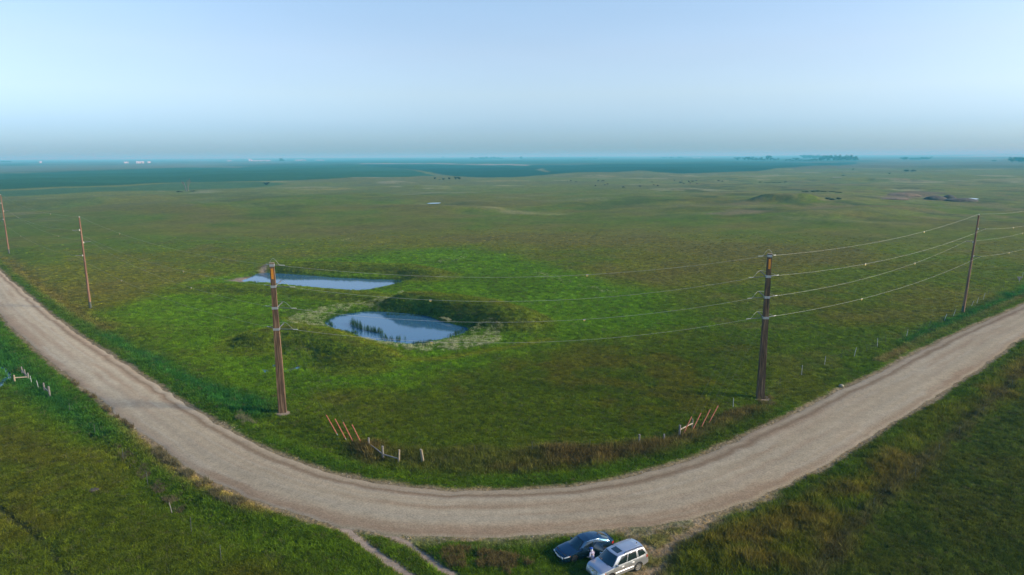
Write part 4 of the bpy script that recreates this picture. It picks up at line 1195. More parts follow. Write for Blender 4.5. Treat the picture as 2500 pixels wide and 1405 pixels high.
def patch(fn, corners, off=0.008, nu=8, nv=6, thick=0.03, centre=(0, 0, 0.9), shape=None):
    """a panel lying on the surface fn(a, b), between four corners (a, b), lifted off it a little"""
    (a0, b0), (a1, b1), (a2, b2), (a3, b3) = corners
    def P(u, w):
        a = (a0 * (1 - u) + a1 * u) * (1 - w) + (a3 * (1 - u) + a2 * u) * w
        b = (b0 * (1 - u) + b1 * u) * (1 - w) + (b3 * (1 - u) + b2 * u) * w
        return np.array(fn(a, b))
    def Q(u, w, o):
        e = 0.02
        p = P(u, w); t1 = P(u + e, w) - P(u - e, w); t2 = P(u, w + e) - P(u, w - e)
        n = np.cross(t1, t2); n /= np.linalg.norm(n) + 1e-9
        if n @ (p - np.array(centre)) < 0: n = -n
        return p + n * o
    top = grid_mesh(lambda u, w: Q(u, w, off), nu, nv)
    bot = grid_mesh(lambda u, w: Q(u, w, off - thick), nu, nv)
    v = list(top[0]) + list(bot[0]); f = list(top[1]); N = len(top[0])
    idx = lambda i, j: i * (nv + 1) + j
    ringi = [idx(i, 0) for i in range(nu + 1)] + [idx(nu, j) for j in range(1, nv + 1)] + [idx(i, nv) for i in range(nu - 1, -1, -1)] + [idx(0, j) for j in range(nv - 1, 0, -1)]
    for k in range(len(ringi)):
        a, b = ringi[k], ringi[(k + 1) % len(ringi)]
        f.append((a, b, b + N, a + N))
    return v, f

def lathe_y(prof, n=28, sgn=1):
    v = [(r * math.cos(2 * math.pi * k / n), y * sgn, r * math.sin(2 * math.pi * k / n)) for r, y in prof for k in range(n)]
    f = [(i * n + k, i * n + (k + 1) % n, (i + 1) * n + (k + 1) % n, (i + 1) * n + k) for i in range(len(prof) - 1) for k in range(n)]
    return v, f

def wheel(root, x, y, R, wd, sgn, nsp, rim_mat, spw):
    h = wd / 2
    t = obj('wheel', lathe_y([(R * .66, h * .75), (R * .72, h), (R * .93, h), (R, h * .7), (R, -h * .7), (R * .93, -h), (R * .66, -h)], 30, sgn), MAT['tyre'], root)
    t.location = (x, y * sgn, R)
    obj('well_disc', lathe_y([(.001, h * .2), (R * .69, h * .2)], 24, sgn), MAT['blackplastic'], t)
    obj('rim', lathe_y([(R * .70, h * .2), (R * .70, h * .96), (R * .62, h * .9), (R * .60, h * .3)], 30, sgn), rim_mat, t)
    for k in range(nsp):
        a = 2 * math.pi * k / nsp; v, f = box((R * .34, h * .72 * sgn, 0), (R * .60, .03, spw))
        v = [(p[0] * math.cos(a) - p[2] * math.sin(a), p[1], p[0] * math.sin(a) + p[2] * math.cos(a)) for p in v]
        obj('spoke', (v, f), rim_mat, t, False)
    obj('hub', lathe_y([(.001, h * .86), (R * .16, h * .84), (R * .18, h * .6)], 16, sgn), rim_mat, t)

def build_car(p):
    root = empty('parked_car', (0, 0, 0)); paint = MAT[p['paint']]
    L, W0 = p['L'], p['W']; hl = L / 2; R = p['R']; AR = p['arch']; ax = p['axles']
    sill = p['sill']
    def wplan(x):
        e = max(0, (abs(x) - (hl - .75)) / .75)
        return W0 / 2 * (1 - (p['nose'] if x > 0 else p['tail']) * e ** 2.2)
    def zlow(x):
        z = sill
        for a in ax:
            d = abs(x - a)
            if d < AR: z = max(z, R + math.sqrt(AR * AR - d * d) * .98)
        e = max(0, (abs(x) - (hl - .5)) / .5)
        return z if z > sill else sill + .06 * e
    zs = lambda x: np.interp(x, *zip(*p['shoulder']))
    zc = lambda x: np.interp(x, *zip(*p['centre']))
    def ywall(x, z):
        s = zs(x)
        return wplan(x) - .07 * max(0, (.48 - z) / .3) ** 2 - .055 * max(0, (z - s + .28) / .28) ** 2 - (.03 if p['paint'] == 'blue' else .0) * math.exp(-((z - .55) / .12) ** 2)
    def endpull(x, z):
        e = max(0, (x - (hl - .5)) / .5) if x > 0 else max(0, (-x - (hl - .4)) / .4)
        k = (abs(z - .55) * (.26 if x > 0 else .18)) * e ** 1.5
        return x - math.copysign(k, x)
    def side_surf(sgn):
        def fn(x, t):
            zl = zlow(x); z = zl + (zs(x) - zl) * t
            return (endpull(x, z), sgn * ywall(x, z), z)
        return fn
    xs = sorted(set(list(np.linspace(-hl, hl, 64)) + [a + s * AR * k for a in ax for s in (-1, 1) for k in (.999, .97, .9, 1.02)]))
    rows_t = [0, .12, .3, .5, .7, .85, .95, 1]
    top_s = [.92, .8, .6, .4, .2, 0]
    v, f = [], []
    for x in xs:
        half = [side_surf(1)(x, t) for t in rows_t]
        ys, zsx, zcx = half[-1][1], zs(x), zc(x)
        for s in top_s:
            z = zsx + (zcx - zsx) * (1 - s ** 2.5)
            half.append((endpull(x, z), ys * s, z))
        full = half + [(q[0], -q[1], q[2]) for q in half[-2::-1]]
        v += full
    n = len(full)
    for i in range(len(xs) - 1):
        for k in range(n - 1):
            f.append((i * n + k, (i + 1) * n + k, (i + 1) * n + k + 1, i * n + k + 1))
    for i in (0, len(xs) - 1):
        for k in range(n // 2):
            a, b = i * n + k, i * n + n - 1 - k
            if k + 1 < n - 2 - k: f.append((a, a + 1, b - 1, b))
            elif k + 1 == n - 2 - k or k + 1 == b - 1 - i * n: f.append((a, a + 1, b))
    obj('body', (v, f), paint, root, angle=32)
    obj('chassis', box(((ax[0] + ax[1]) / 2, 0, (sill + .75) / 2 - .02), (L - .5, W0 - .50, .75 - sill + .1)), MAT['blackplastic'], root, False)
    # cabin
    c = p['cabin']
    zB = lambda x: zs(x) - .01; zT = lambda x: np.interp(x, *zip(*c['roof']))
    hB = lambda t: c['hwB'] * (1 - .05 * max(0, (.3 - t) / .3) ** 2 - c['taper'] * max(0, (t - .6) / .4) ** 2)
    hT = lambda t: c['hwT'] * (1 - .05 * max(0, (.3 - t) / .3) ** 2 - c['taper'] * max(0, (t - .6) / .4) ** 2)
    def side(sgn):
        def fn(t, w):
            xb = c['xfB'] + (c['xrB'] - c['xfB']) * t; xt = c['xfT'] + (c['xrT'] - c['xfT']) * t
            z0, z1 = zB(xb), zT(xt); wb = w + .0
            return (xb * (1 - w) + xt * w, sgn * (hB(t) * (1 - w) + hT(t) * w + .02 * 4 * w * (1 - w)), z0 * (1 - wb) + z1 * wb)
        return fn
    def endsurf(front):
        t = 0 if front else 1; k = 1 if front else -1
        xb, xt = (c['xfB'], c['xfT']) if front else (c['xrB'], c['xrT'])
        def fn(s, w):
            bow = c['bow'] * (1 - s * s) * k
            z0, z1 = zB(xb) + (c['cowl'] if front else .02) * (1 - s * s), zT(xt) + c['crown'] * (1 - s * s) * .8
            return ((xb + bow) * (1 - w) + (xt + bow * .6) * w, s * (hB(t) * (1 - w) + hT(t) * w), z0 * (1 - w) + z1 * w)
        return fn
    def roof(t, s):
        xt = c['xfT'] + (c['xrT'] - c['xfT']) * t; e = (1 - s * s)
        bow = c['bow'] * .6 * e * ((1 - t) - t)
        return (xt + bow, s * hT(t), zT(xt) + c['crown'] * e * .8 + .012 * (1 - abs(s) ** 6) * 0)
    parts = []
    for sg in (1, -1): parts.append(grid_mesh(side(sg), 24, 6))
    for fr in (True, False): parts.append(grid_mesh(lambda a, b, fn=endsurf(fr): fn(2 * a - 1, b), 12, 6))
    parts.append(grid_mesh(lambda a, b: roof(a, 2 * b - 1), 20, 12))
    V, F = join(*parts)
    me = mesh('cabin', V, F)
    bm = bmesh.new(); bm.from_mesh(me); bmesh.ops.remove_doubles(bm, verts=bm.verts, dist=.004); bmesh.ops.recalc_face_normals(bm, faces=bm.faces); bm.to_mesh(me); bm.free()
    link('cabin', me, root, paint, True, 38)
    ctr = (0, 0, 1.0)
    obj('windshield', patch(endsurf(True), [(-.90, .03), (.90, .03), (.86, .93), (-.86, .93)], .008, 14, 8, .03, ctr), MAT['wind'], root)
    obj('windshield_seal', patch(endsurf(True), [(-.965, .005), (.965, .005), (.93, .985), (-.93, .985)], .004, 14, 8, .03, ctr), MAT['blackplastic'], root)
    obj('rear_window', patch(endsurf(False), [(-.86, c['rw'][0]), (.86, c['rw'][0]), (.82, c['rw'][1]), (-.82, c['rw'][1])], .008, 14, 8, .03, ctr), MAT['glass'], root)
    for sg in (1, -1):
        for q in c['windows']:
            obj('side_window', patch(side(sg), q, .008, 10, 5, .03, ctr), MAT['glass'], root)
        # doors: panels a hair proud of the side, gaps between them
        for i, (x0, x1) in enumerate(p['doors']):
            if p.get('open') == i and sg == 1: continue
            z0 = .07
            d = obj('door', patch(side_surf(sg), [(x0, z0), (x1, z0), (x1, .985), (x0, .985)], .006, 10, 8, .02, ctr), paint, root)
            hx = x0 + .16; z = zs(hx) - .16
            obj('handle', tube([(hx - .03, sg * (ywall(hx, z) + .012), z), (hx, sg * (ywall(hx, z) + .045), z + .01), (hx + .17, sg * (ywall(hx + .17, z) + .045), z + .01), (hx + .2, sg * (ywall(hx + .2, z) + .012), z)], .017, 6), paint if p['paint'] == 'silver' else MAT['chrome'], d)
        if p['strip']:
            xa, xb_ = p['strip']
            pts = [(x, sg * (ywall(x, .66) + .012), .66 + .03 * (xb_ - x) / (xb_ - xa) * -1) for x in np.linspace(xa, xb_, 14)]
            obj('side_moulding', tube(pts, .03, 6), paint, root)
        # mirror
        mx = c['xfB'] - .42; mz = zs(mx) + .09
        m_ = obj('mirror', box((mx, sg * (hB(0.1) + .10), mz), (.13, .19, .14), taper=.85), paint, root, False)
        obj('mirror_arm', tube([(mx, sg * hB(.1), mz - .05), (mx, sg * (hB(.1) + .06), mz - .04)], .03, 6), MAT['blackplastic'], m_)
        for a in ax: wheel(root, a, W0 / 2 - .135, R, .225, sg, p['spokes'], MAT[p['rim']], p['spw'])
        # lamps wrap round the corners
        (x0, x1, t0, t1) = p['head']
        obj('headlight', patch(side_surf(sg), [(x0, t0 + .06), (x1, t0), (x1, t1), (x0, t1)], .012, 8, 4, .03, ctr), MAT['lamp'], root)
        obj('headlight', patch(lambda a, b: (endpull(hl, b) - .0, a, b), [(sg * p['hf'][0], p['hf'][2]), (sg * p['hf'][1], p['hf'][2] + .02), (sg * p['hf'][1], p['hf'][3]), (sg * p['hf'][0], p['hf'][3])], .015, 6, 3, .03, ctr), MAT['lamp'], root)
        obj('turn_signal', patch(side_surf(sg), [(x0 - .10, t0 + .1), (x0 - .015, t0 + .06), (x0 - .015, t1 - .03), (x0 - .08, t1 - .05)], .014, 3, 3, .03, ctr), MAT['amber'], root)
        (x0, x1, t0, t1) = p['tailp']
        obj('taillight', patch(side_surf(sg), [(x0, t0), (x1, t0), (x1 - .05, t1), (x0, t1)], .014, 5, 4, .03, ctr), MAT['red'], root)
        obj('taillight', patch(lambda a, b: (endpull(-hl, b), a, b), [(sg * .55, p['tz'][0]), (sg * .74, p['tz'][0]), (sg * .74, p['tz'][1]), (sg * .55, p['tz'][1])], .015, 4, 3, .03, ctr), MAT['red'], root)
    face = lambda a, b: (endpull(hl, b), a, b); back = lambda a, b: (endpull(-hl, b), a, b)
    g = p['grille']
    gr = obj('grille', patch(face, [(-g[0], g[1]), (g[0], g[1]), (g[0] * 1.05, g[2]), (-g[0] * 1.05, g[2])], .02, 8, 4, .03, ctr), MAT['blackplastic'], root)
    for k in range(3):
        z = g[1] + (g[2] - g[1]) * (k + .5) / 3
        obj('grille_bar', tube([(endpull(hl, z) + .025, y, z) for y in np.linspace(-g[0], g[0], 7)], .014, 6), MAT['chrome'], gr)
    obj('emblem', patch(face, [(-.07, (g[1] + g[2]) / 2 - .05), (.07, (g[1] + g[2]) / 2 - .05), (.06, (g[1] + g[2]) / 2 + .05), (-.06, (g[1] + g[2]) / 2 + .05)], .045, 2, 2, .03, ctr), MAT['chrome'], root)
    for nm, hx, fn in (('front_bumper', hl, face), ('rear_bumper', -hl, back)):
        obj(nm, patch(fn, [(-W0 * .39, sill + .08), (W0 * .39, sill + .08), (W0 * .39, sill + .27), (-W0 * .39, sill + .27)], .05, 12, 4, .06, ctr), paint, root)
        obj('license_plate', patch(fn, [(-.16, sill + .2), (.16, sill + .2), (.16, sill + .36), (-.16, sill + .36)], .065, 2, 2, .02, ctr), MAT['plate'], root)
    obj('lower_grille', patch(face, [(-.55, sill + .0), (.55, sill + .0), (.6, sill + .09), (-.6, sill + .09)], .03, 6, 2, .03, ctr), MAT['blackplastic'], root)
    # bonnet panel
    def hood(x, s):
        zsx, zcx = zs(x), zc(x); y = ywall(x, zsx) * s; z = zsx + (zcx - zsx) * (1 - abs(s) ** 2.5)
        return (endpull(x, z), y, z)
    obj('hood', patch(hood, [(c['xfB'] + c['bow'] - .08, -.86), (hl - .13, -.80), (hl - .13, .80), (c['xfB'] + c['bow'] - .08, .86)], .007, 12, 14, .02, (0, 0, 0)), paint, root)
    return root, side, side_surf, roof, zT, hT, c

def place(root, th, wheel_local, wheel_world):
    cs, sn = math.cos(th), math.sin(th)
    x = wheel_world[0] - (wheel_local[0] * cs - wheel_local[1] * sn); y = wheel_world[1] - (wheel_local[0] * sn + wheel_local[1] * cs)
    root.rotation_euler = (0, 0, th)
    root.location = (x, y, hz(x, y) + .0)
    return x, y

SUV = dict(paint='silver', L=4.85, W=1.99, R=.375, arch=.46, axles=(1.43, -1.35), sill=.36, nose=.16, tail=.07,
    shoulder=[(-2.45, 1.16), (-1, 1.16), (.9, 1.12), (1.3, 1.08), (2.2, 1.0), (2.43, .92)],
    centre=[(-2.45, 1.16), (.8, 1.18), (1.2, 1.20), (2.1, 1.09), (2.43, .98)],
    cabin=dict(xfB=1.22, xrB=-2.37, xfT=.52, xrT=-2.05, hwB=.93, hwT=.73, taper=.03, roof=[(-2.2, 1.72), (-1.6, 1.785), (-.3, 1.80), (.52, 1.745)], bow=.20, crown=.05, cowl=.05, rw=(.2, .85),
        windows=[[(.115, .10), (.375, .07), (.375, .86), (.15, .86)], [(.40, .07), (.675, .07), (.675, .86), (.40, .86)], [(.735, .10), (.955, .14), (.935, .86), (.735, .86)]]),
    doors=[(.05, 1.08), (-1.0, .035)], strip=(-.82, .98), spokes=6, rim='alloy', spw=.085, head=(2.0, 2.36, .66, .92), hf=(.48, .78, .72, .92), tailp=(-2.40, -2.2, .68, .98), tz=(.85, 1.12), grille=(.44, .70, .92))
SED = dict(paint='blue', L=4.87, W=1.84, R=.335, arch=.40, axles=(1.42, -1.38), sill=.22, nose=.20, tail=.16,
    shoulder=[(-2.44, .93), (-1.9, 1.0), (-.6, .98), (.8, .92), (1.3, .86), (2.1, .73), (2.44, .62)],
    centre=[(-2.44, .99), (-2.0, 1.06), (-1.0, 1.0), (.8, 1.0), (1.1, .98), (2.1, .82), (2.44, .66)],
    cabin=dict(xfB=1.08, xrB=-2.05, xfT=.34, xrT=-1.32, hwB=.83, hwT=.59, taper=.10, roof=[(-1.35, 1.345), (-.7, 1.43), (-.2, 1.455), (.34, 1.42)], bow=.16, crown=.04, cowl=.08, rw=(.10, .93),
        windows=[[(.13, .12), (.47, .08), (.47, .85), (.17, .85)], [(.50, .08), (.73, .08), (.73, .85), (.50, .85)], [(.755, .10), (.875, .13), (.80, .80), (.755, .85)]]),
    doors=[(-.16, .92), (-1.05, -.18)], strip=None, open=1, spokes=10, rim='darkalloy', spw=.035, head=(1.9, 2.3, .74, .95), hf=(.50, .74, .52, .64), tailp=(-2.40, -2.12, .70, .93), tz=(.74, .90), grille=(.42, .40, .60))

th_s, th_b = math.radians(-148.3), math.radians(-154.3)
suv, s_side, s_ss, s_roof, s_zT, s_hT, s_c = build_car(SUV)
x_s, y_s = place(suv, th_s, (0, 0), (8.12, 48.47))
tag(suv, 'silver boxy estate car with sunroof and roof rails parked nearest the camera', 'car', 'cars parked beside the road')
for k in range(5):
    s = -.62 + k * .31
    obj('roof_rib', tube([np.array(s_roof(t, s)) + np.array([0, 0, -.011]) for t in np.linspace(.36, .93, 12)], .014, 6), MAT['silver'], suv)
obj('sunroof', patch(s_roof, [(.10, -.55), (.29, -.55), (.29, .55), (.10, .55)], .008, 6, 10, .02, (0, 0, 1)), MAT['glass'], suv)
for sg in (1, -1):
    pts = [np.array(s_roof(t, sg * .95)) + np.array([0, sg * .0, .075 if .03 < i / 12 < .97 else .0]) for i, t in enumerate(np.linspace(.24, .97, 13))]
    obj('roof_rail', tube(pts, .026, 6), MAT['blackplastic'], suv)
obj('antenna', box(np.array(s_roof(.9, .15)) + np.array([0, 0, .03]), (.12, .05, .07), taper=.5), MAT['blackplastic'], suv, False)
obj('wiper', tube([np.array([1.38, .5, 1.17]), np.array([1.30, .05, 1.24])], .012, 5), MAT['blackplastic'], suv)

sed, d_side, d_ss, d_roof, d_zT, d_hT, d_c = build_car(SED)
x_b, y_b = place(sed, th_b, (0, 0), (5.79, 50.87))
tag(sed, 'dark blue grey saloon car with its rear door open', 'car', 'cars parked beside the road')
obj('antenna', box(np.array(d_roof(.93, 0)) + np.array([0, 0, .04]), (.16, .05, .09), taper=.4), MAT['blackplastic'], sed, False)
obj('trunk_lip', tube([(-2.36, y, .985 + .03 * (1 - (y / .7) ** 2)) for y in np.linspace(-.7, .7, 9)], .02, 6), MAT['blue'], sed)
# window bright line
for sg in (1, -1):
    obj('window_trim', tube([np.array(d_side(sg)(t, .93 if .14 < t < .82 else .8)) + np.array([0, sg * .012, 0]) for t in np.linspace(.16, .80, 14)], .012, 5), MAT['chrome'], sed)
# doorway of the open rear door, and the door swung out on its front edge
dw = obj('door_opening', patch(d_ss(1), [(-1.03, .09), (-.2, .09), (-.2, .97), (-1.03, .97)], .007, 8, 6, .01, (0, 0, 1)), MAT['blackplastic'], sed)
door = bpy.data.objects.new('door', None); door.empty_display_size = .2; COL.objects.link(door); door.parent = sed
hx = -.19; hy = .90
door.location = (hx, hy, 0); door.rotation_euler = (0, 0, math.radians(-66))
door['label'] = 'open rear door swung out towards the other car'
def loc_pt(P): return (P[0] - hx, P[1] - hy, P[2])
dv, df = patch(d_ss(1), [(-1.05, .07), (-.2, .07), (-.2, .985), (-1.05, .985)], .01, 10, 8, .09, (0, 0, 1))
dpn = obj('door_panel', ([loc_pt(q) for q in dv], df), MAT['blue'], door)
fr = [np.array(d_side(1)(t, w)) for t, w in ((.40, 0), (.42, .5), (.44, .9), (.56, .95), (.70, .95), (.76, .7), (.79, .05))]
obj('window_frame', tube(smooth_line([loc_pt(q) for q in fr], 24), .022, 6), MAT['blue'], door)
gv, gf = patch(d_side(1), [(.42, .02), (.76, .02), (.70, .88), (.46, .88)], .0, 8, 5, .008, (0, 0, 1))
obj('door_window', ([loc_pt(q) for q in gv], gf), MAT['glass'], door)
VEHICLES += [(x_s, y_s, th_s, 2.3, .95), (x_b, y_b, th_b, 2.3, .88)]

# ------------------------------------------------------------------ figures grown from skeletons
def skin(name, verts, edges, sub=2, root_i=0):
    me = bpy.data.meshes.new(name); me.from_pydata([v[:3] for v in verts], edges, []); me.update()
    o = bpy.data.objects.new(name, me); COL.objects.link(o)
    sm = o.modifiers.new('skin', 'SKIN'); sm.use_smooth_shade = True
    if not me.skin_vertices:
        import bmesh as _b
        bm = _b.new(); bm.from_mesh(me); bm.verts.layers.skin.verify(); bm.to_mesh(me); bm.free()
    for i, v in enumerate(verts):
        sv = me.skin_vertices[0].data[i]; r = v[3]
        sv.radius = r if hasattr(r, '__len__') else (r, r); sv.use_root = (i == root_i)
    ss = o.modifiers.new('sub', 'SUBSURF'); ss.levels = sub; ss.render_levels = sub
    dg = bpy.context.evaluated_depsgraph_get(); dg.update()
    out = bpy.data.meshes.new_from_object(o.evaluated_get(dg)); out.name = name
    bpy.data.objects.remove(o); 
    out.shade_smooth()
    return out

def plaid():
    m = bpy.data.materials.new('plaid shirt'); m.use_nodes = True; nt = m.node_tree; b = nt.nodes['Principled BSDF']; b.inputs['Roughness'].default_value = .9
    tc = nt.nodes.new('ShaderNodeTexCoord'); cols = [(0.62, 0.60, 0.66), (0.20, 0.14, 0.30)]
    last = None
    for d, sc in (('X', 9), ('Z', 7)):
        w = nt.nodes.new('ShaderNodeTexWave'); w.bands_direction = d; w.inputs['Scale'].default_value = sc; nt.links.new(tc.outputs['Object'], w.inputs[0])
        if last is None: last = w.outputs['Fac']
        else:
            mm = nt.nodes.new('ShaderNodeMath'); mm.operation = 'MULTIPLY'; mm.inputs[1].default_value = .6; nt.links.new(w.outputs['Fac'], mm.inputs[0])
            ad = nt.nodes.new('ShaderNodeMath'); ad.operation = 'MAXIMUM'; nt.links.new(last, ad.inputs[0]); nt.links.new(mm.outputs[0], ad.inputs[1]); last = ad.outputs[0]
    mr = nt.nodes.new('ShaderNodeMapRange'); mr.inputs[1].default_value = .45; mr.inputs[2].default_value = .85; nt.links.new(last, mr.inputs[0])
    mx = nt.nodes.new('ShaderNodeMix'); mx.data_type = 'RGBA'; mx.inputs[6].default_value = (*cols[1], 1); mx.inputs[7].default_value = (*cols[0], 1)
    nt.links.new(mr.outputs[0], mx.inputs[0]); nt.links.new(mx.outputs[2], b.inputs['Base Color'])
    return m
MAT['plaid'] = plaid()
MAT['skin'] = mat('skin', (0.50, 0.32, 0.24), .6, noise=(12, .1, (1, 1, 1)))
MAT['jeans'] = mat('blue jeans', (0.035, 0.05, 0.10), .9, noise=(14, .25, (1, 1, 1)))
MAT['cap'] = mat('blue cap', (0.03, 0.10, 0.42), .8, noise=(20, .15, (1, 1, 1)))
MAT['whitehair'] = mat('white hair', (0.72, 0.71, 0.70), .8, noise=(30, .2, (1, 1, 1)))
MAT['shoe'] = mat('dark shoes', (0.03, 0.025, 0.02), .7, noise=(20, .2, (1, 1, 1)))

def build_person():
    # standing, facing +x, leaning slightly towards the open door
    V = [(0, 0, .95, (.13, .15)), (.02, 0, 1.12, (.12, .15)), (.06, 0, 1.34, (.12, .17)), (.09, 0, 1.46, (.085, .12)), (.11, 0, 1.53, .058), (.125, 0, 1.60, (.08, .072)), (.13, 0, 1.70, (.098, .08)), (.125, 0, 1.78, (.075, .065))]
    E = [(i, i + 1) for i in range(7)]
    for s in (1, -1):
        b = len(V)
        V += [(.0, s * .10, .88, .095), (.03, s * .11, .50, .06), (0, s * .115, .10, .042), (.09, s * .12, .05, .042), (.19, s * .13, .035, .032)]
        E += [(0, b), (b, b + 1), (b + 1, b + 2), (b + 2, b + 3), (b + 3, b + 4)]
        a = len(V)
        V += [(.08, s * .20, 1.43, .062), (.07, s * .25, 1.18, .046), (.24, s * .19, 1.02, .036), (.29, s * .18, 1.0, (.024, .034)), (.35, s * .175, .99, (.022, .038))]
        E += [(3, a), (a, a + 1), (a + 1, a + 2), (a + 2, a + 3), (a + 3, a + 4)]
        for k in range(4):
            q = len(V); y = s * (.175 + (k - 1.5) * .020); ln = (.035, .042, .038, .028)[k]
            V += [(.375, y, .985, .0095), (.38 + ln, y, .97, .009), (.38 + ln * 1.7, y, .94, .008)]
            E += [(a + 4, q), (q, q + 1), (q + 1, q + 2)]
        q = len(V); V += [(.315, s * .14, .985, .011), (.355, s * .12, .965, .009)]; E += [(a + 3, q), (q, q + 1)]
    # nose
    V.append((.225, 0, 1.675, .014)); E.append((6, len(V) - 1))
    bm_ = skin('person', V, E, 2, 0); bm_.materials.append(MAT['skin'])
    o = bpy.data.objects.new('person', bm_); COL.objects.link(o)
    for p_ in bm_.polygons: p_.use_smooth = True
    sh_v = [(0, 0, .86, (.15, .18)), (.02, 0, 1.12, (.14, .18)), (.06, 0, 1.34, (.14, .20)), (.09, 0, 1.47, (.10, .15))]; sh_e = [(0, 1), (1, 2), (2, 3)]
    tr_v = [(0, 0, .95, (.14, .165))]; tr_e = []
    for s in (1, -1):
        b = len(sh_v); sh_v += [(.08, s * .205, 1.44, .075), (.07, s * .252, 1.18, .058), (.19, s * .205, 1.06, .05)]; sh_e += [(3, b), (b, b + 1), (b + 1, b + 2)]
        b = len(tr_v); tr_v += [(0, s * .10, .88, .105), (.03, s * .11, .50, .078), (0, s * .115, .08, .066)]; tr_e += [(0, b), (b, b + 1), (b + 1, b + 2)]
    for nm, vv, ee, m in (('shirt', sh_v, sh_e, 'plaid'), ('trousers', tr_v, tr_e, 'jeans')):
        me = skin(nm, vv, ee, 2, 0); me.materials.append(MAT[m])
        c = bpy.data.objects.new(nm, me); COL.objects.link(c); c.parent = o
    # white hair round the back of the head, cap over the crown, ears, eyes
    def dome(r, z0, z1, cx, sx, sy, a0=0, a1=2 * math.pi, n=20, m=7, ztop=.12):
        v, f = [], []
        for j in range(m + 1):
            t = j / m; ang = (math.pi / 2) * t; rr = r * math.cos(ang) if z1 > z0 else r; z = z0 + (z1 - z0) * math.sin(ang)
            for k in range(n + 1):
                a = a0 + (a1 - a0) * k / n; v.append((cx + sx * rr * math.cos(a), sy * rr * math.sin(a), z))
        for j in range(m):
            for k in range(n): f.append((j * (n + 1) + k, j * (n + 1) + k + 1, (j + 1) * (n + 1) + k + 1, (j + 1) * (n + 1) + k))
        return v, f
    obj('hair', dome(.108, 1.60, 1.80, .128, 1.12, .93, math.radians(70), math.radians(290)), MAT['whitehair'], o)
    cp = obj('cap', dome(.113, 1.745, 1.86, .128, 1.13, .95), MAT['cap'], o)
    bv = [(.20 + .13 * math.cos(a), .10 * math.sin(a), 1.748 - .02 * math.cos(a)) for a in np.linspace(-1.5, 1.5, 11)]
    bv += [(p[0], p[1], p[2] + .012) for p in bv]
    obj('brim', (bv, [tuple(range(10, -1, -1)), tuple(range(11, 22))] + [(k, k + 1, 12 + k, 11 + k) for k in range(10)]), MAT['cap'], cp)
    for s in (1, -1):
        obj('ear', tube([(.12, s * .085, 1.66), (.115, s * .105, 1.69), (.11, s * .10, 1.72)], [.012, .02, .014], 8), MAT['skin'], o)
        obj('eye', tube([(.205, s * .033, 1.705), (.218, s * .033, 1.705)], [.012, .006], 8), MAT['shoe'], o)
        obj('shoe', tube([(-.05, s * .115, .05), (.04, s * .118, .055), (.16, s * .125, .045), (.23, s * .13, .04)], [.05, .055, .05, .03], 10), MAT['shoe'], o)
    obj('mouth', tube([(.213, -.025, 1.632), (.219, 0, 1.63), (.213, .025, 1.632)], .007, 6), MAT['redsoil'], o)
    return o
per = build_person()
pp = gp(1447, 1344, 1.66)
per.location = (pp[0], pp[1], hz(*pp)); per.rotation_euler = (0, 0, th_b - math.radians(75))
tag(per, 'person in a blue cap and purple plaid shirt standing at the open car door', 'person')
VEHICLES.append((pp[0], pp[1], 0, .3, .3))
build_grass()
build_reeds_and_flowers()

# ------------------------------------------------------------------ the far pasture and the skyline
MAT['hide'] = mat('black cattle hide', (0.018, 0.015, 0.013), .8, noise=(3, .3, (1, 1, 1)))
MAT['bark'] = mat('bark', (0.07, 0.055, 0.04), .9, noise=(4, .3, (1, 1, .3)))
MAT['deadwood'] = mat('bare grey branches', (0.13, 0.12, 0.10), .9, noise=(4, .3, (1, 1, .3)))
MAT['leaf'] = mat('tree leaves', (0.035, 0.062, 0.022), .8, noise=(.5, .45, (1, 1, 1)))
MAT['whitewall'] = mat('white painted siding', (0.45, 0.45, 0.44), .7, noise=(1, .08, (1, 1, 6)))
MAT['greyroof'] = mat('pale metal roof', (0.55, 0.56, 0.57), .5, noise=(1, .1, (6, 1, 1)))
MAT['bins'] = mat('galvanised bin', (0.66, 0.67, 0.68), .5, noise=(1, .1, (1, 1, 5)))

cow_v = [(0, 0, 1.05, (.36, .34)), (.55, 0, 1.08, (.36, .30)), (-.55, 0, 1.10, (.32, .30)), (-.85, 0, 1.18, (.22, .22)), (.9, 0, 1.15, (.24, .2)), (1.12, 0, 1.0, (.18, .15)), (1.34, 0, .72, (.13, .11)), (1.48, 0, .52, (.085, .08))]
cow_e = [(0, 1), (1, 4), (4, 5), (5, 6), (6, 7), (0, 2), (2, 3)]
for s in (1, -1):
    b = len(cow_v); cow_v += [(.62, s * .2, .72, .13), (.64, s * .2, .40, .075), (.60, s * .2, .05, .06)]; cow_e += [(1, b), (b, b + 1), (b + 1, b + 2)]
    b = len(cow_v); cow_v += [(-.66, s * .2, .82, .16), (-.82, s * .2, .46, .075), (-.74, s * .2, .05, .06)]; cow_e += [(2, b), (b, b + 1), (b + 1, b + 2)]
    b = len(cow_v); cow_v += [(1.16, s * .2, .98, .04)]; cow_e += [(5, b)]
b = len(cow_v); cow_v += [(-1.06, 0, 1.05, .05), (-1.10, 0, .6, .035)]; cow_e += [(3, b), (b, b + 1)]
cow_me = skin('cow', cow_v, cow_e, 1, 0); cow_me.materials.append(MAT['hide'])
COWS = [(541,333),(574,330),(626,340),(842,333),(875,332),(891,331),(814,380),(908,371),(933,364),(1088,397),(1252,346),(1368,341),(1385,372),(1422,381),(1586,328),(1660,332),(1640,347),(1655,350),(1676,358),(1724,333),(1728,343),(1741,353),(1757,336),(1771,336),(1798,330),(1806,358),(2014,332),(2031,333),(2053,337),(1248,387)]
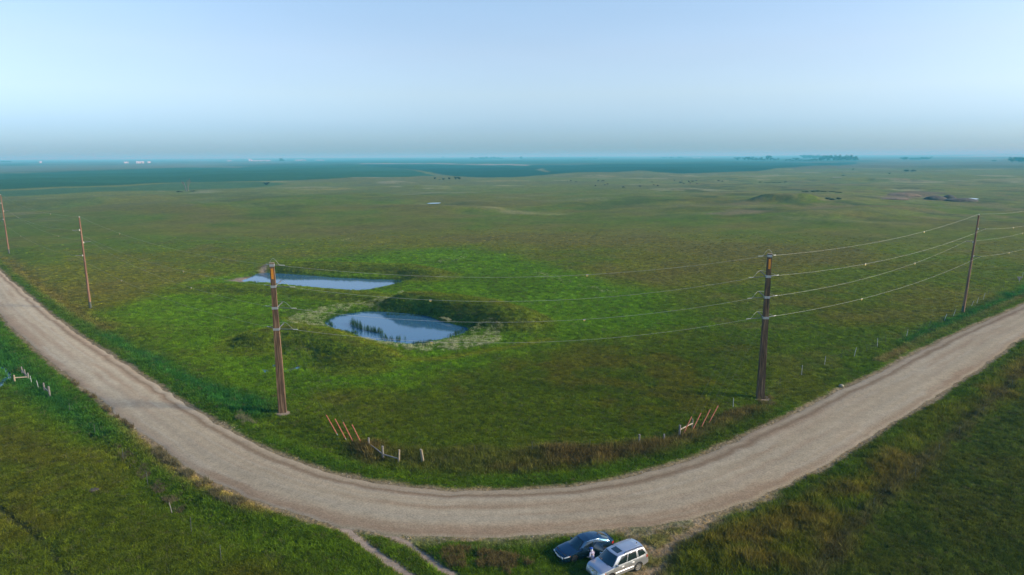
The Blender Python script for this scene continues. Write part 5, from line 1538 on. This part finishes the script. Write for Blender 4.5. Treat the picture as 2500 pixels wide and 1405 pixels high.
def cow_label(x):
    if x < 700: return 'black cow in the trio at the left end of the distant herd'
    if x < 1000: return 'black cow in the loose group left of the crowded herd'
    if x < 1500: return 'black cow straggling between the groups of the distant herd'
    if x < 1900: return 'black cow in the crowded middle of the distant herd'
    return 'black cow in the trio at the right end of the distant herd'
rc = random.Random(3)
for i, (cx_, cy_) in enumerate(COWS):
    p = hit(1250 + cx_ / 4, 360 + cy_ / 4 + .6)
    o = bpy.data.objects.new('cow', cow_me); COL.objects.link(o)
    o.location = p; o.rotation_euler = (0, 0, rc.uniform(0, 6.28)); s = rc.uniform(.95, 1.2); o.scale = (s, s, s)
    l = cow_label(cx_); tag(o, l, 'cow', 'cattle: ' + l[10:])

def crown_mesh(seed, lobes, n, leaf):
    rg = np.random.default_rng(seed); V, F = [], []
    ctr = [(rg.normal(0, .22), rg.normal(0, .22), rg.uniform(.38, .85), rg.uniform(.17, .30)) for _ in range(lobes)]
    for _ in range(n):
        c = ctr[rg.integers(lobes)]; d = rg.normal(size=3); d /= np.linalg.norm(d); r = c[3] * rg.uniform(.55, 1.05)
        p = np.array([c[0], c[1], c[2]]) + d * r * np.array([1, 1, .85])
        a = rg.normal(size=3); a /= np.linalg.norm(a); b_ = np.cross(a, d); b_ /= np.linalg.norm(b_) + 1e-9
        a = np.cross(b_, d + rg.normal(0, .4, 3)); a /= np.linalg.norm(a) + 1e-9; s = leaf * rg.uniform(.6, 1.3)
        k = len(V); V += [p - a * s - b_ * s * .6, p + a * s - b_ * s * .5, p + a * s * .7 + b_ * s * .7, p - a * s * .6 + b_ * s * .8]; F.append((k, k + 1, k + 2, k + 3))
    me = bpy.data.meshes.new('crown'); me.from_pydata([tuple(v) for v in V], [], F); me.update(); me.materials.append(MAT['leaf']); return me
CROWNS = [crown_mesh(60 + i, 9, 420, .065) for i in range(6)]
def trunk_mesh(seed):
    rg = random.Random(seed); parts = [tube([(0, 0, -.03), (.01, 0, .2), (.0, .01, .55)], [.035, .026, .014], 6)]
    for _ in range(5):
        a = rg.uniform(0, 6.28); z = rg.uniform(.18, .42); parts.append(tube([(0, 0, z), (math.cos(a) * .12, math.sin(a) * .12, z + .15), (math.cos(a) * .22, math.sin(a) * .22, z + .32)], [.014, .010, .004], 5))
    me = mesh('trunk', *join(*parts)); me.materials.append(MAT['bark']); return me
TRUNKS = [trunk_mesh(i) for i in range(4)]
rt = random.Random(11)
def tree(px, py, hpx, wpx, label, group=None, name='tree', far=0):
    p = hit(px, py); 
    if far: 
        d = ray(px, py); k = far / math.hypot(d[0], d[1]); x, y = d[0] * k, d[1] * k; p = Vector((x, y, hz(x, y)))
    D = math.sqrt(p.x ** 2 + p.y ** 2 + (CAM_H - p.z) ** 2)
    h, w = hpx * D / FPX, wpx * D / FPX
    root = empty(name, p, rt.uniform(0, 6.28)); tag(root, label, 'bush' if name == 'bush' else 'tree', group)
    s = w / .95
    low = .30 if name == 'bush' else 0
    c = bpy.data.objects.new('crown', rt.choice(CROWNS)); COL.objects.link(c); c.parent = root; c.scale = (s, s, h / 1.05 * (1 + low)); c.location = (0, 0, -low * h)
    t = bpy.data.objects.new('trunk', rt.choice(TRUNKS)); COL.objects.link(t); t.parent = root; t.scale = (max(s, h * .5) * .8, max(s, h * .5) * .8, h)
    return root
g1 = 'trees of the long shelterbelt on the right horizon'
for a, top, w in ((140,112,13),(270,112,11),(345,108,12),(420,104,11),(490,126,11),(570,112,9),(620,140,9),(690,86,14),(745,122,10),(830,138,8),(880,118,4)):
    tree(1780 + a * .136, 393.2, (168 - top) * .136 + 1, w, 'hazy tree in the broken left row of the right horizon shelterbelt', g1 + ', left row')
for a, top, w in ((1020,142,5),(1075,136,7),(1130,152,7),(1195,124,12),(1280,150,10),(1350,156,10),(1430,150,10),(1500,142,10),(1570,132,11)):
    tree(1780 + a * .136, 394.3, (176 - top) * .136 + 1, w, 'low hazy tree in the thin middle of the right horizon shelterbelt', g1 + ', middle')
for a, top, w in ((1640,112,9),(1690,90,10),(1760,118,9),(1810,80,15),(1880,108,9),(1940,82,12),(1995,80,12),(2050,86,12),(2110,80,13),(2170,84,12),(2225,82,13),(2265,96,11)):
    tree(1780 + a * .136, 395.2, (184 - top) * .136 + 1, w, 'tall tree in the dense right block of the right horizon shelterbelt', g1 + ', right block')
for a in (1330, 1380, 1440, 1500, 1560, 1610): tree(1780 + a * .136, 391, 9, 12, 'pale far tree showing behind the right horizon shelterbelt', 'pale trees behind the shelterbelt', far=5600)
for a in (1330, 1352, 1400, 1440, 1480, 1520, 1550): tree(1875 + a * .25, 391.5, 7 if a < 1360 or a > 1500 else 5.5, 10, 'hazy tree in the small clump right of the long shelterbelt', 'small clump right of the shelterbelt')
tree(1875 + 1595 * .25, 387, 5, 3, 'slim lone tree just right of the small hazy clump')
tree(2426, 395.5, 4.5, 6, 'small lone tree on the plain left of the clump at the right edge')
for a in (2385, 2415, 2445, 2475, 2500, 2540): tree(1875 + a * .25, 398, 11, 12, 'tree in the dark clump cut by the right edge of the picture', 'clump at the right edge')
for a, h in ((2105,7),(2150,4),(2190,6),(2222,6.5),(2252,7),(2290,6.5),(2330,6.5),(2370,6),(2400,4.5)): tree(625 + a / 4, 390, h, 9, 'hazy tree in the low grove on the middle horizon', 'grove on the middle horizon')
tree(1273, 390, 8, 9, 'hazy lone tree at the right end of the middle horizon grove')
tree(1081, 386.5, 3.5, 5, 'faint lone tree left of the middle horizon grove')
tree(686.5, 396.5, 9, 10, 'round lone tree on the plain left of centre')
tree(652, 452, 7, 13, 'dark leafy bush at the pasture edge right of the dead tree', name='bush')
tree(1061.5, 439.5, 7.5, 7, 'small tree at the left end of the short row in the pasture')
tree(1073, 440, 2.2, 3.5, 'tiny bush in the short row in the pasture', name='bush')
tree(1082.5, 440, 4.5, 6, 'small shrub second in the short row in the pasture', name='bush')
tree(1097, 439.8, 7.5, 6.5, 'slim tree in the middle of the short row in the pasture')
tree(1112, 440.2, 8.5, 9, 'dark tree left in the pair ending the short pasture row')
tree(1120.5, 440, 8, 8, 'dark tree at the right end of the short pasture row')
for a in (1425, 1440, 1452): tree(a, 388, 3.5, 10, 'faint tree in the farthest grove right of the middle horizon', 'faint farthest grove', far=6500)
for a in (1620, 1640, 1660): tree(a, 386, 3.5, 14, 'faint tree in the pale line left of the long shelterbelt', 'pale tree line', far=7500)
for a in (6, 14, 22): tree(a, 398, 4, 8, 'faint tree in the clump at the left edge of the horizon', 'faint clump at the left edge')
for a, b_, w in ((2212, 419, 14), (2228, 419, 10)): tree(a, b_, 4, w, 'low dark bush by the field line on the right plain', 'pair of bushes on the right plain', 'bush')
tree(2082, 417, 5, 2.5, 'thin lone tree on the field line below the shelterbelt')
tree(2059, 429.5, 2.4, 8, 'low bush on the right plain left of the bare rise', name='bush')
tree(2171, 425, 2.4, 5, 'tiny bush on the right plain under the pair of bushes', name='bush')
for a, b_ in ((1968, 469.5), (1985, 468.6), (1998, 468.2), (2012, 469), (2030, 469.2), (2046, 471)): tree(a, b_, 3, 12, 'low dark bush in the row above the grassy knoll on the right', 'bush row above the knoll', 'bush')
for a, b_, w in ((2020, 487, 12), (2031, 488.5, 14), (2048, 487, 12)): tree(a, b_, 4, w, 'dark scrub in the hollow right of the grassy knoll', 'scrub in the hollow', 'bush')
for a, b_, w in ((1855, 446, 10), (1872, 446.5, 12), (1888, 446.3, 12), (1902, 446.5, 11), (1918, 445.6, 9)): tree(a, b_, 1.8, w, 'low dark scrub right of the cattle herd', 'scrub beside the herd', 'bush')
for a, b_ in ((436, 469.5), (471, 468)): tree(a, b_, 2.6, 12, 'dark fallen brush beside the dead tree', 'brush beside the dead tree', 'bush')

def dead_tree(px, py, hpx):
    p = hit(px, py); D = p.length; H = hpx * D / FPX; root = empty('dead_tree', p); tag(root, 'bare dead tree with forked trunk standing in the pale green strip', 'tree')
    rg = random.Random(8); parts = []
    def limb(a, d, L, r, depth):
        e = a + d * L; m = a + d * L * .5 + Vector((rg.uniform(-1, 1), rg.uniform(-1, 1), 0)) * L * .06
        parts.append(tube([a, m, e], [r, r * .8, r * .55], 6, cap=False))
        if depth:
            for _ in range(3 if depth > 1 else 2):
                nd = (d + Vector((rg.uniform(-.8, .8), rg.uniform(-.8, .8), rg.uniform(-.1, .4)))).normalized(); limb(a + d * L * rg.uniform(.6, 1), nd, L * rg.uniform(.5, .75), r * .5, depth - 1)
    limb(Vector((-.6, 0, -.3)), Vector((-.12, 0, 1)).normalized(), H * .45, .55, 3)
    limb(Vector((1.0, 0, -.3)), Vector((.08, .05, 1)).normalized(), H * .5, .5, 3)
    obj('trunk', join(*parts), MAT['deadwood'], root)
dead_tree(456, 467.5, 27)

def barn(px, py, wpx, hpx, label, ratio=.5, far=0, name='farm_building', group=None):
    p = hit(px, py)
    if far: d = ray(px, py); k = far / math.hypot(d[0], d[1]); p = Vector((d[0] * k, d[1] * k, hz(d[0] * k, d[1] * k)))
    D = p.length; w, h = wpx * D / FPX, hpx * D / FPX; dp = max(8, w * ratio)
    root = empty(name, p, math.atan2(-p.x, p.y) + .12); tag(root, label, 'building', group)
    e = h * .68; n = 5
    v = [(-w/2, -dp/2, -2), (w/2, -dp/2, -2), (w/2, dp/2, -2), (-w/2, dp/2, -2), (-w/2, -dp/2, e), (w/2, -dp/2, e), (w/2, dp/2, e), (-w/2, dp/2, e), (-w/2, 0, h * .97), (w/2, 0, h * .97)]
    f = [(0, 1, 5, 4), (2, 3, 7, 6), (1, 2, 6, 9, 5), (3, 0, 4, 8, 7)]
    wl = obj('wall', (v, f), MAT['whitewall'], root, False)
    o_ = .06 * w; t = .03 * h + .1
    rv = []
    for y, z in ((-dp/2 * 1.08, e - .05 * h), (0, h), (dp/2 * 1.08, e - .05 * h)):
        for x in (-w/2 - .4, w/2 + .4): rv += [(x, y, z), (x, y, z + t)]
    rf = [(0, 2, 6, 4), (1, 5, 7, 3), (4, 6, 10, 8), (5, 9, 11, 7), (0, 4, 5, 1), (4, 8, 9, 5), (2, 3, 7, 6), (6, 7, 11, 10), (0, 1, 3, 2), (8, 10, 11, 9)]
    obj('roof', (rv, rf), MAT['greyroof'], root, False)
    obj('door', box((w * .2, -dp / 2 - .05, e * .35), (w * .16, .2, e * .7)), MAT['dpost'], root, False)
    for k in (-.35, -.15): obj('window', box((w * k, -dp / 2 - .05, e * .55), (w * .06, .2, e * .25)), MAT['glass'], root, False)
barn(342, 399.3, 15, 4, 'long white farm building on the left horizon')
barn(364, 398.6, 6, 3.2, 'small white shed right of the long white farm building')
barn(308, 399.2, 8, 3, 'small pale house left of the long white farm building')
barn(98.5, 392.5, 4, 3.2, 'tiny white building far off near the left horizon end', far=6500)
barn(560, 390.5, 9, 2, 'pale low building left of the far white bins', far=6800)
barn(636, 390, 40, 2.4, 'longest white building of the far town under the haze', .3, far=6500)
barn(733, 388, 23, 1.8, 'white building of the far town right of the lone round tree', .4, far=7000)
barn(780, 387.5, 19, 1.7, 'rightmost white building of the far town', .4, far=7000)
barn(1701, 385.5, 18, 1.5, 'pale low building on the skyline left of the shelterbelt', .4, far=7600)
for k, a in enumerate((608, 612.5)):
    d = ray(a, 389.5); q = 6400 / math.hypot(d[0], d[1]); p = Vector((d[0] * q, d[1] * q, hz(d[0] * q, d[1] * q)))
    root = empty('grain_bin', p); tag(root, ('left' if k == 0 else 'right') + ' one of two tall white bins in the far town', 'grain bin', 'tall white bins in the far town')
    r = 1.3 * p.length / FPX; h = (6.0, 5.2)[k] * p.length / FPX
    obj('shell', tube([(0, 0, -2), (0, 0, h * .85)], r, 20), MAT['bins'], root)
    obj('roof', tube([(0, 0, h * .85), (0, 0, h * .86), (0, 0, h)], [r * 1.05, r * 1.05, r * .15], 20), MAT['bins'], root)
for k, a in enumerate((2035, 2040, 2046, 2051)):
    p = hit(a, 434); s = 1.4 * p.length / FPX
    root = empty('white_box', p); tag(root, 'small white box in the row of four on the right plain', 'box', 'four white boxes on the right plain')
    obj('crate', box((0, 0, s * .4), (s * 1.1, s, s * .8)), MAT['whitewall'], root, False); obj('lid', box((0, 0, s * .85), (s * 1.2, s * 1.1, s * .1)), MAT['whitewall'], root, False)

def heap(px0, px1, py, hpx, m, label, seed):
    a, b_ = hit(px0, py), hit(px1, py); c = (a + b_) / 2; D = c.length; w = (b_ - a).length / 2; h = hpx * D / FPX
    o = lump('earth_heap', (c.x, c.y + w * .3, hz(c.x, c.y) - h * .1), (w * 1.15, w * .6, h * 1.15), MAT[m], seed); tag(o, label, 'earth heap', 'dug earth heaps on the right plain'); return o
heap(2268, 2304, 489, 8, 'darksoil', 'dark pointed earth heap left of the bright far pool', 21)
heap(2306, 2336, 487, 8, 'darksoil', 'dark earth heap behind the pointed one, by the far pool', 22)
heap(2318, 2388, 492, 6, 'darksoil', 'long low dark earth heap in front of the far pool', 23)
heap(2160, 2215, 488, 4, 'redsoil', 'reddish earth heap lying left of the dark heaps', 24)
heap(2188, 2240, 479, 6, 'redsoil', 'higher reddish earth heap behind the low one', 25)

# ------------------------------------------------------------------ the smoky air
HZ_R, HZ_TOP = 25500.0, 66.0
hv = obj('haze', box((0, 0, (HZ_TOP - 9) / 2), (2 * HZ_R, 2 * HZ_R, HZ_TOP + 9)), None, None, False)
hm = bpy.data.materials.new('haze'); hm.use_nodes = True
hn = hm.node_tree.nodes; hn.remove(hn['Principled BSDF'])
pv = hn.new('ShaderNodeVolumePrincipled')
pv.inputs['Color'].default_value = (0.13, 0.73, 0.94, 1); pv.inputs['Absorption Color'].default_value = (0.64, 0.04, 0.0, 1); pv.inputs['Density'].default_value = 0.00021; pv.inputs['Anisotropy'].default_value = 0.0
hm.node_tree.links.new(pv.outputs[0], hn['Material Output'].inputs['Volume'])
hv.data.materials.append(hm)
tag(hv, 'thin blue smoke haze over the plain', kind='stuff')

# ------------------------------------------------------------------ where several still share a label, say which by its place in the row
ORD = ['first', 'second', 'third', 'fourth', 'fifth', 'sixth', 'seventh', 'eighth', 'ninth', 'tenth', 'eleventh', 'twelfth', 'thirteenth', 'fourteenth']
by = {}
for o in C.objects:
    if o.parent is None and o.get('label') and o.get('group') and o['category'] in ('tree', 'bush', 'cow', 'box'): by.setdefault(o['label'], []).append(o)
for l, os_ in by.items():
    if len(os_) < 2: continue
    os_.sort(key=lambda o: proj(o.location)[0])
    for k, o in enumerate(os_): o['label'] = f'{l}, {ORD[k]} from left'
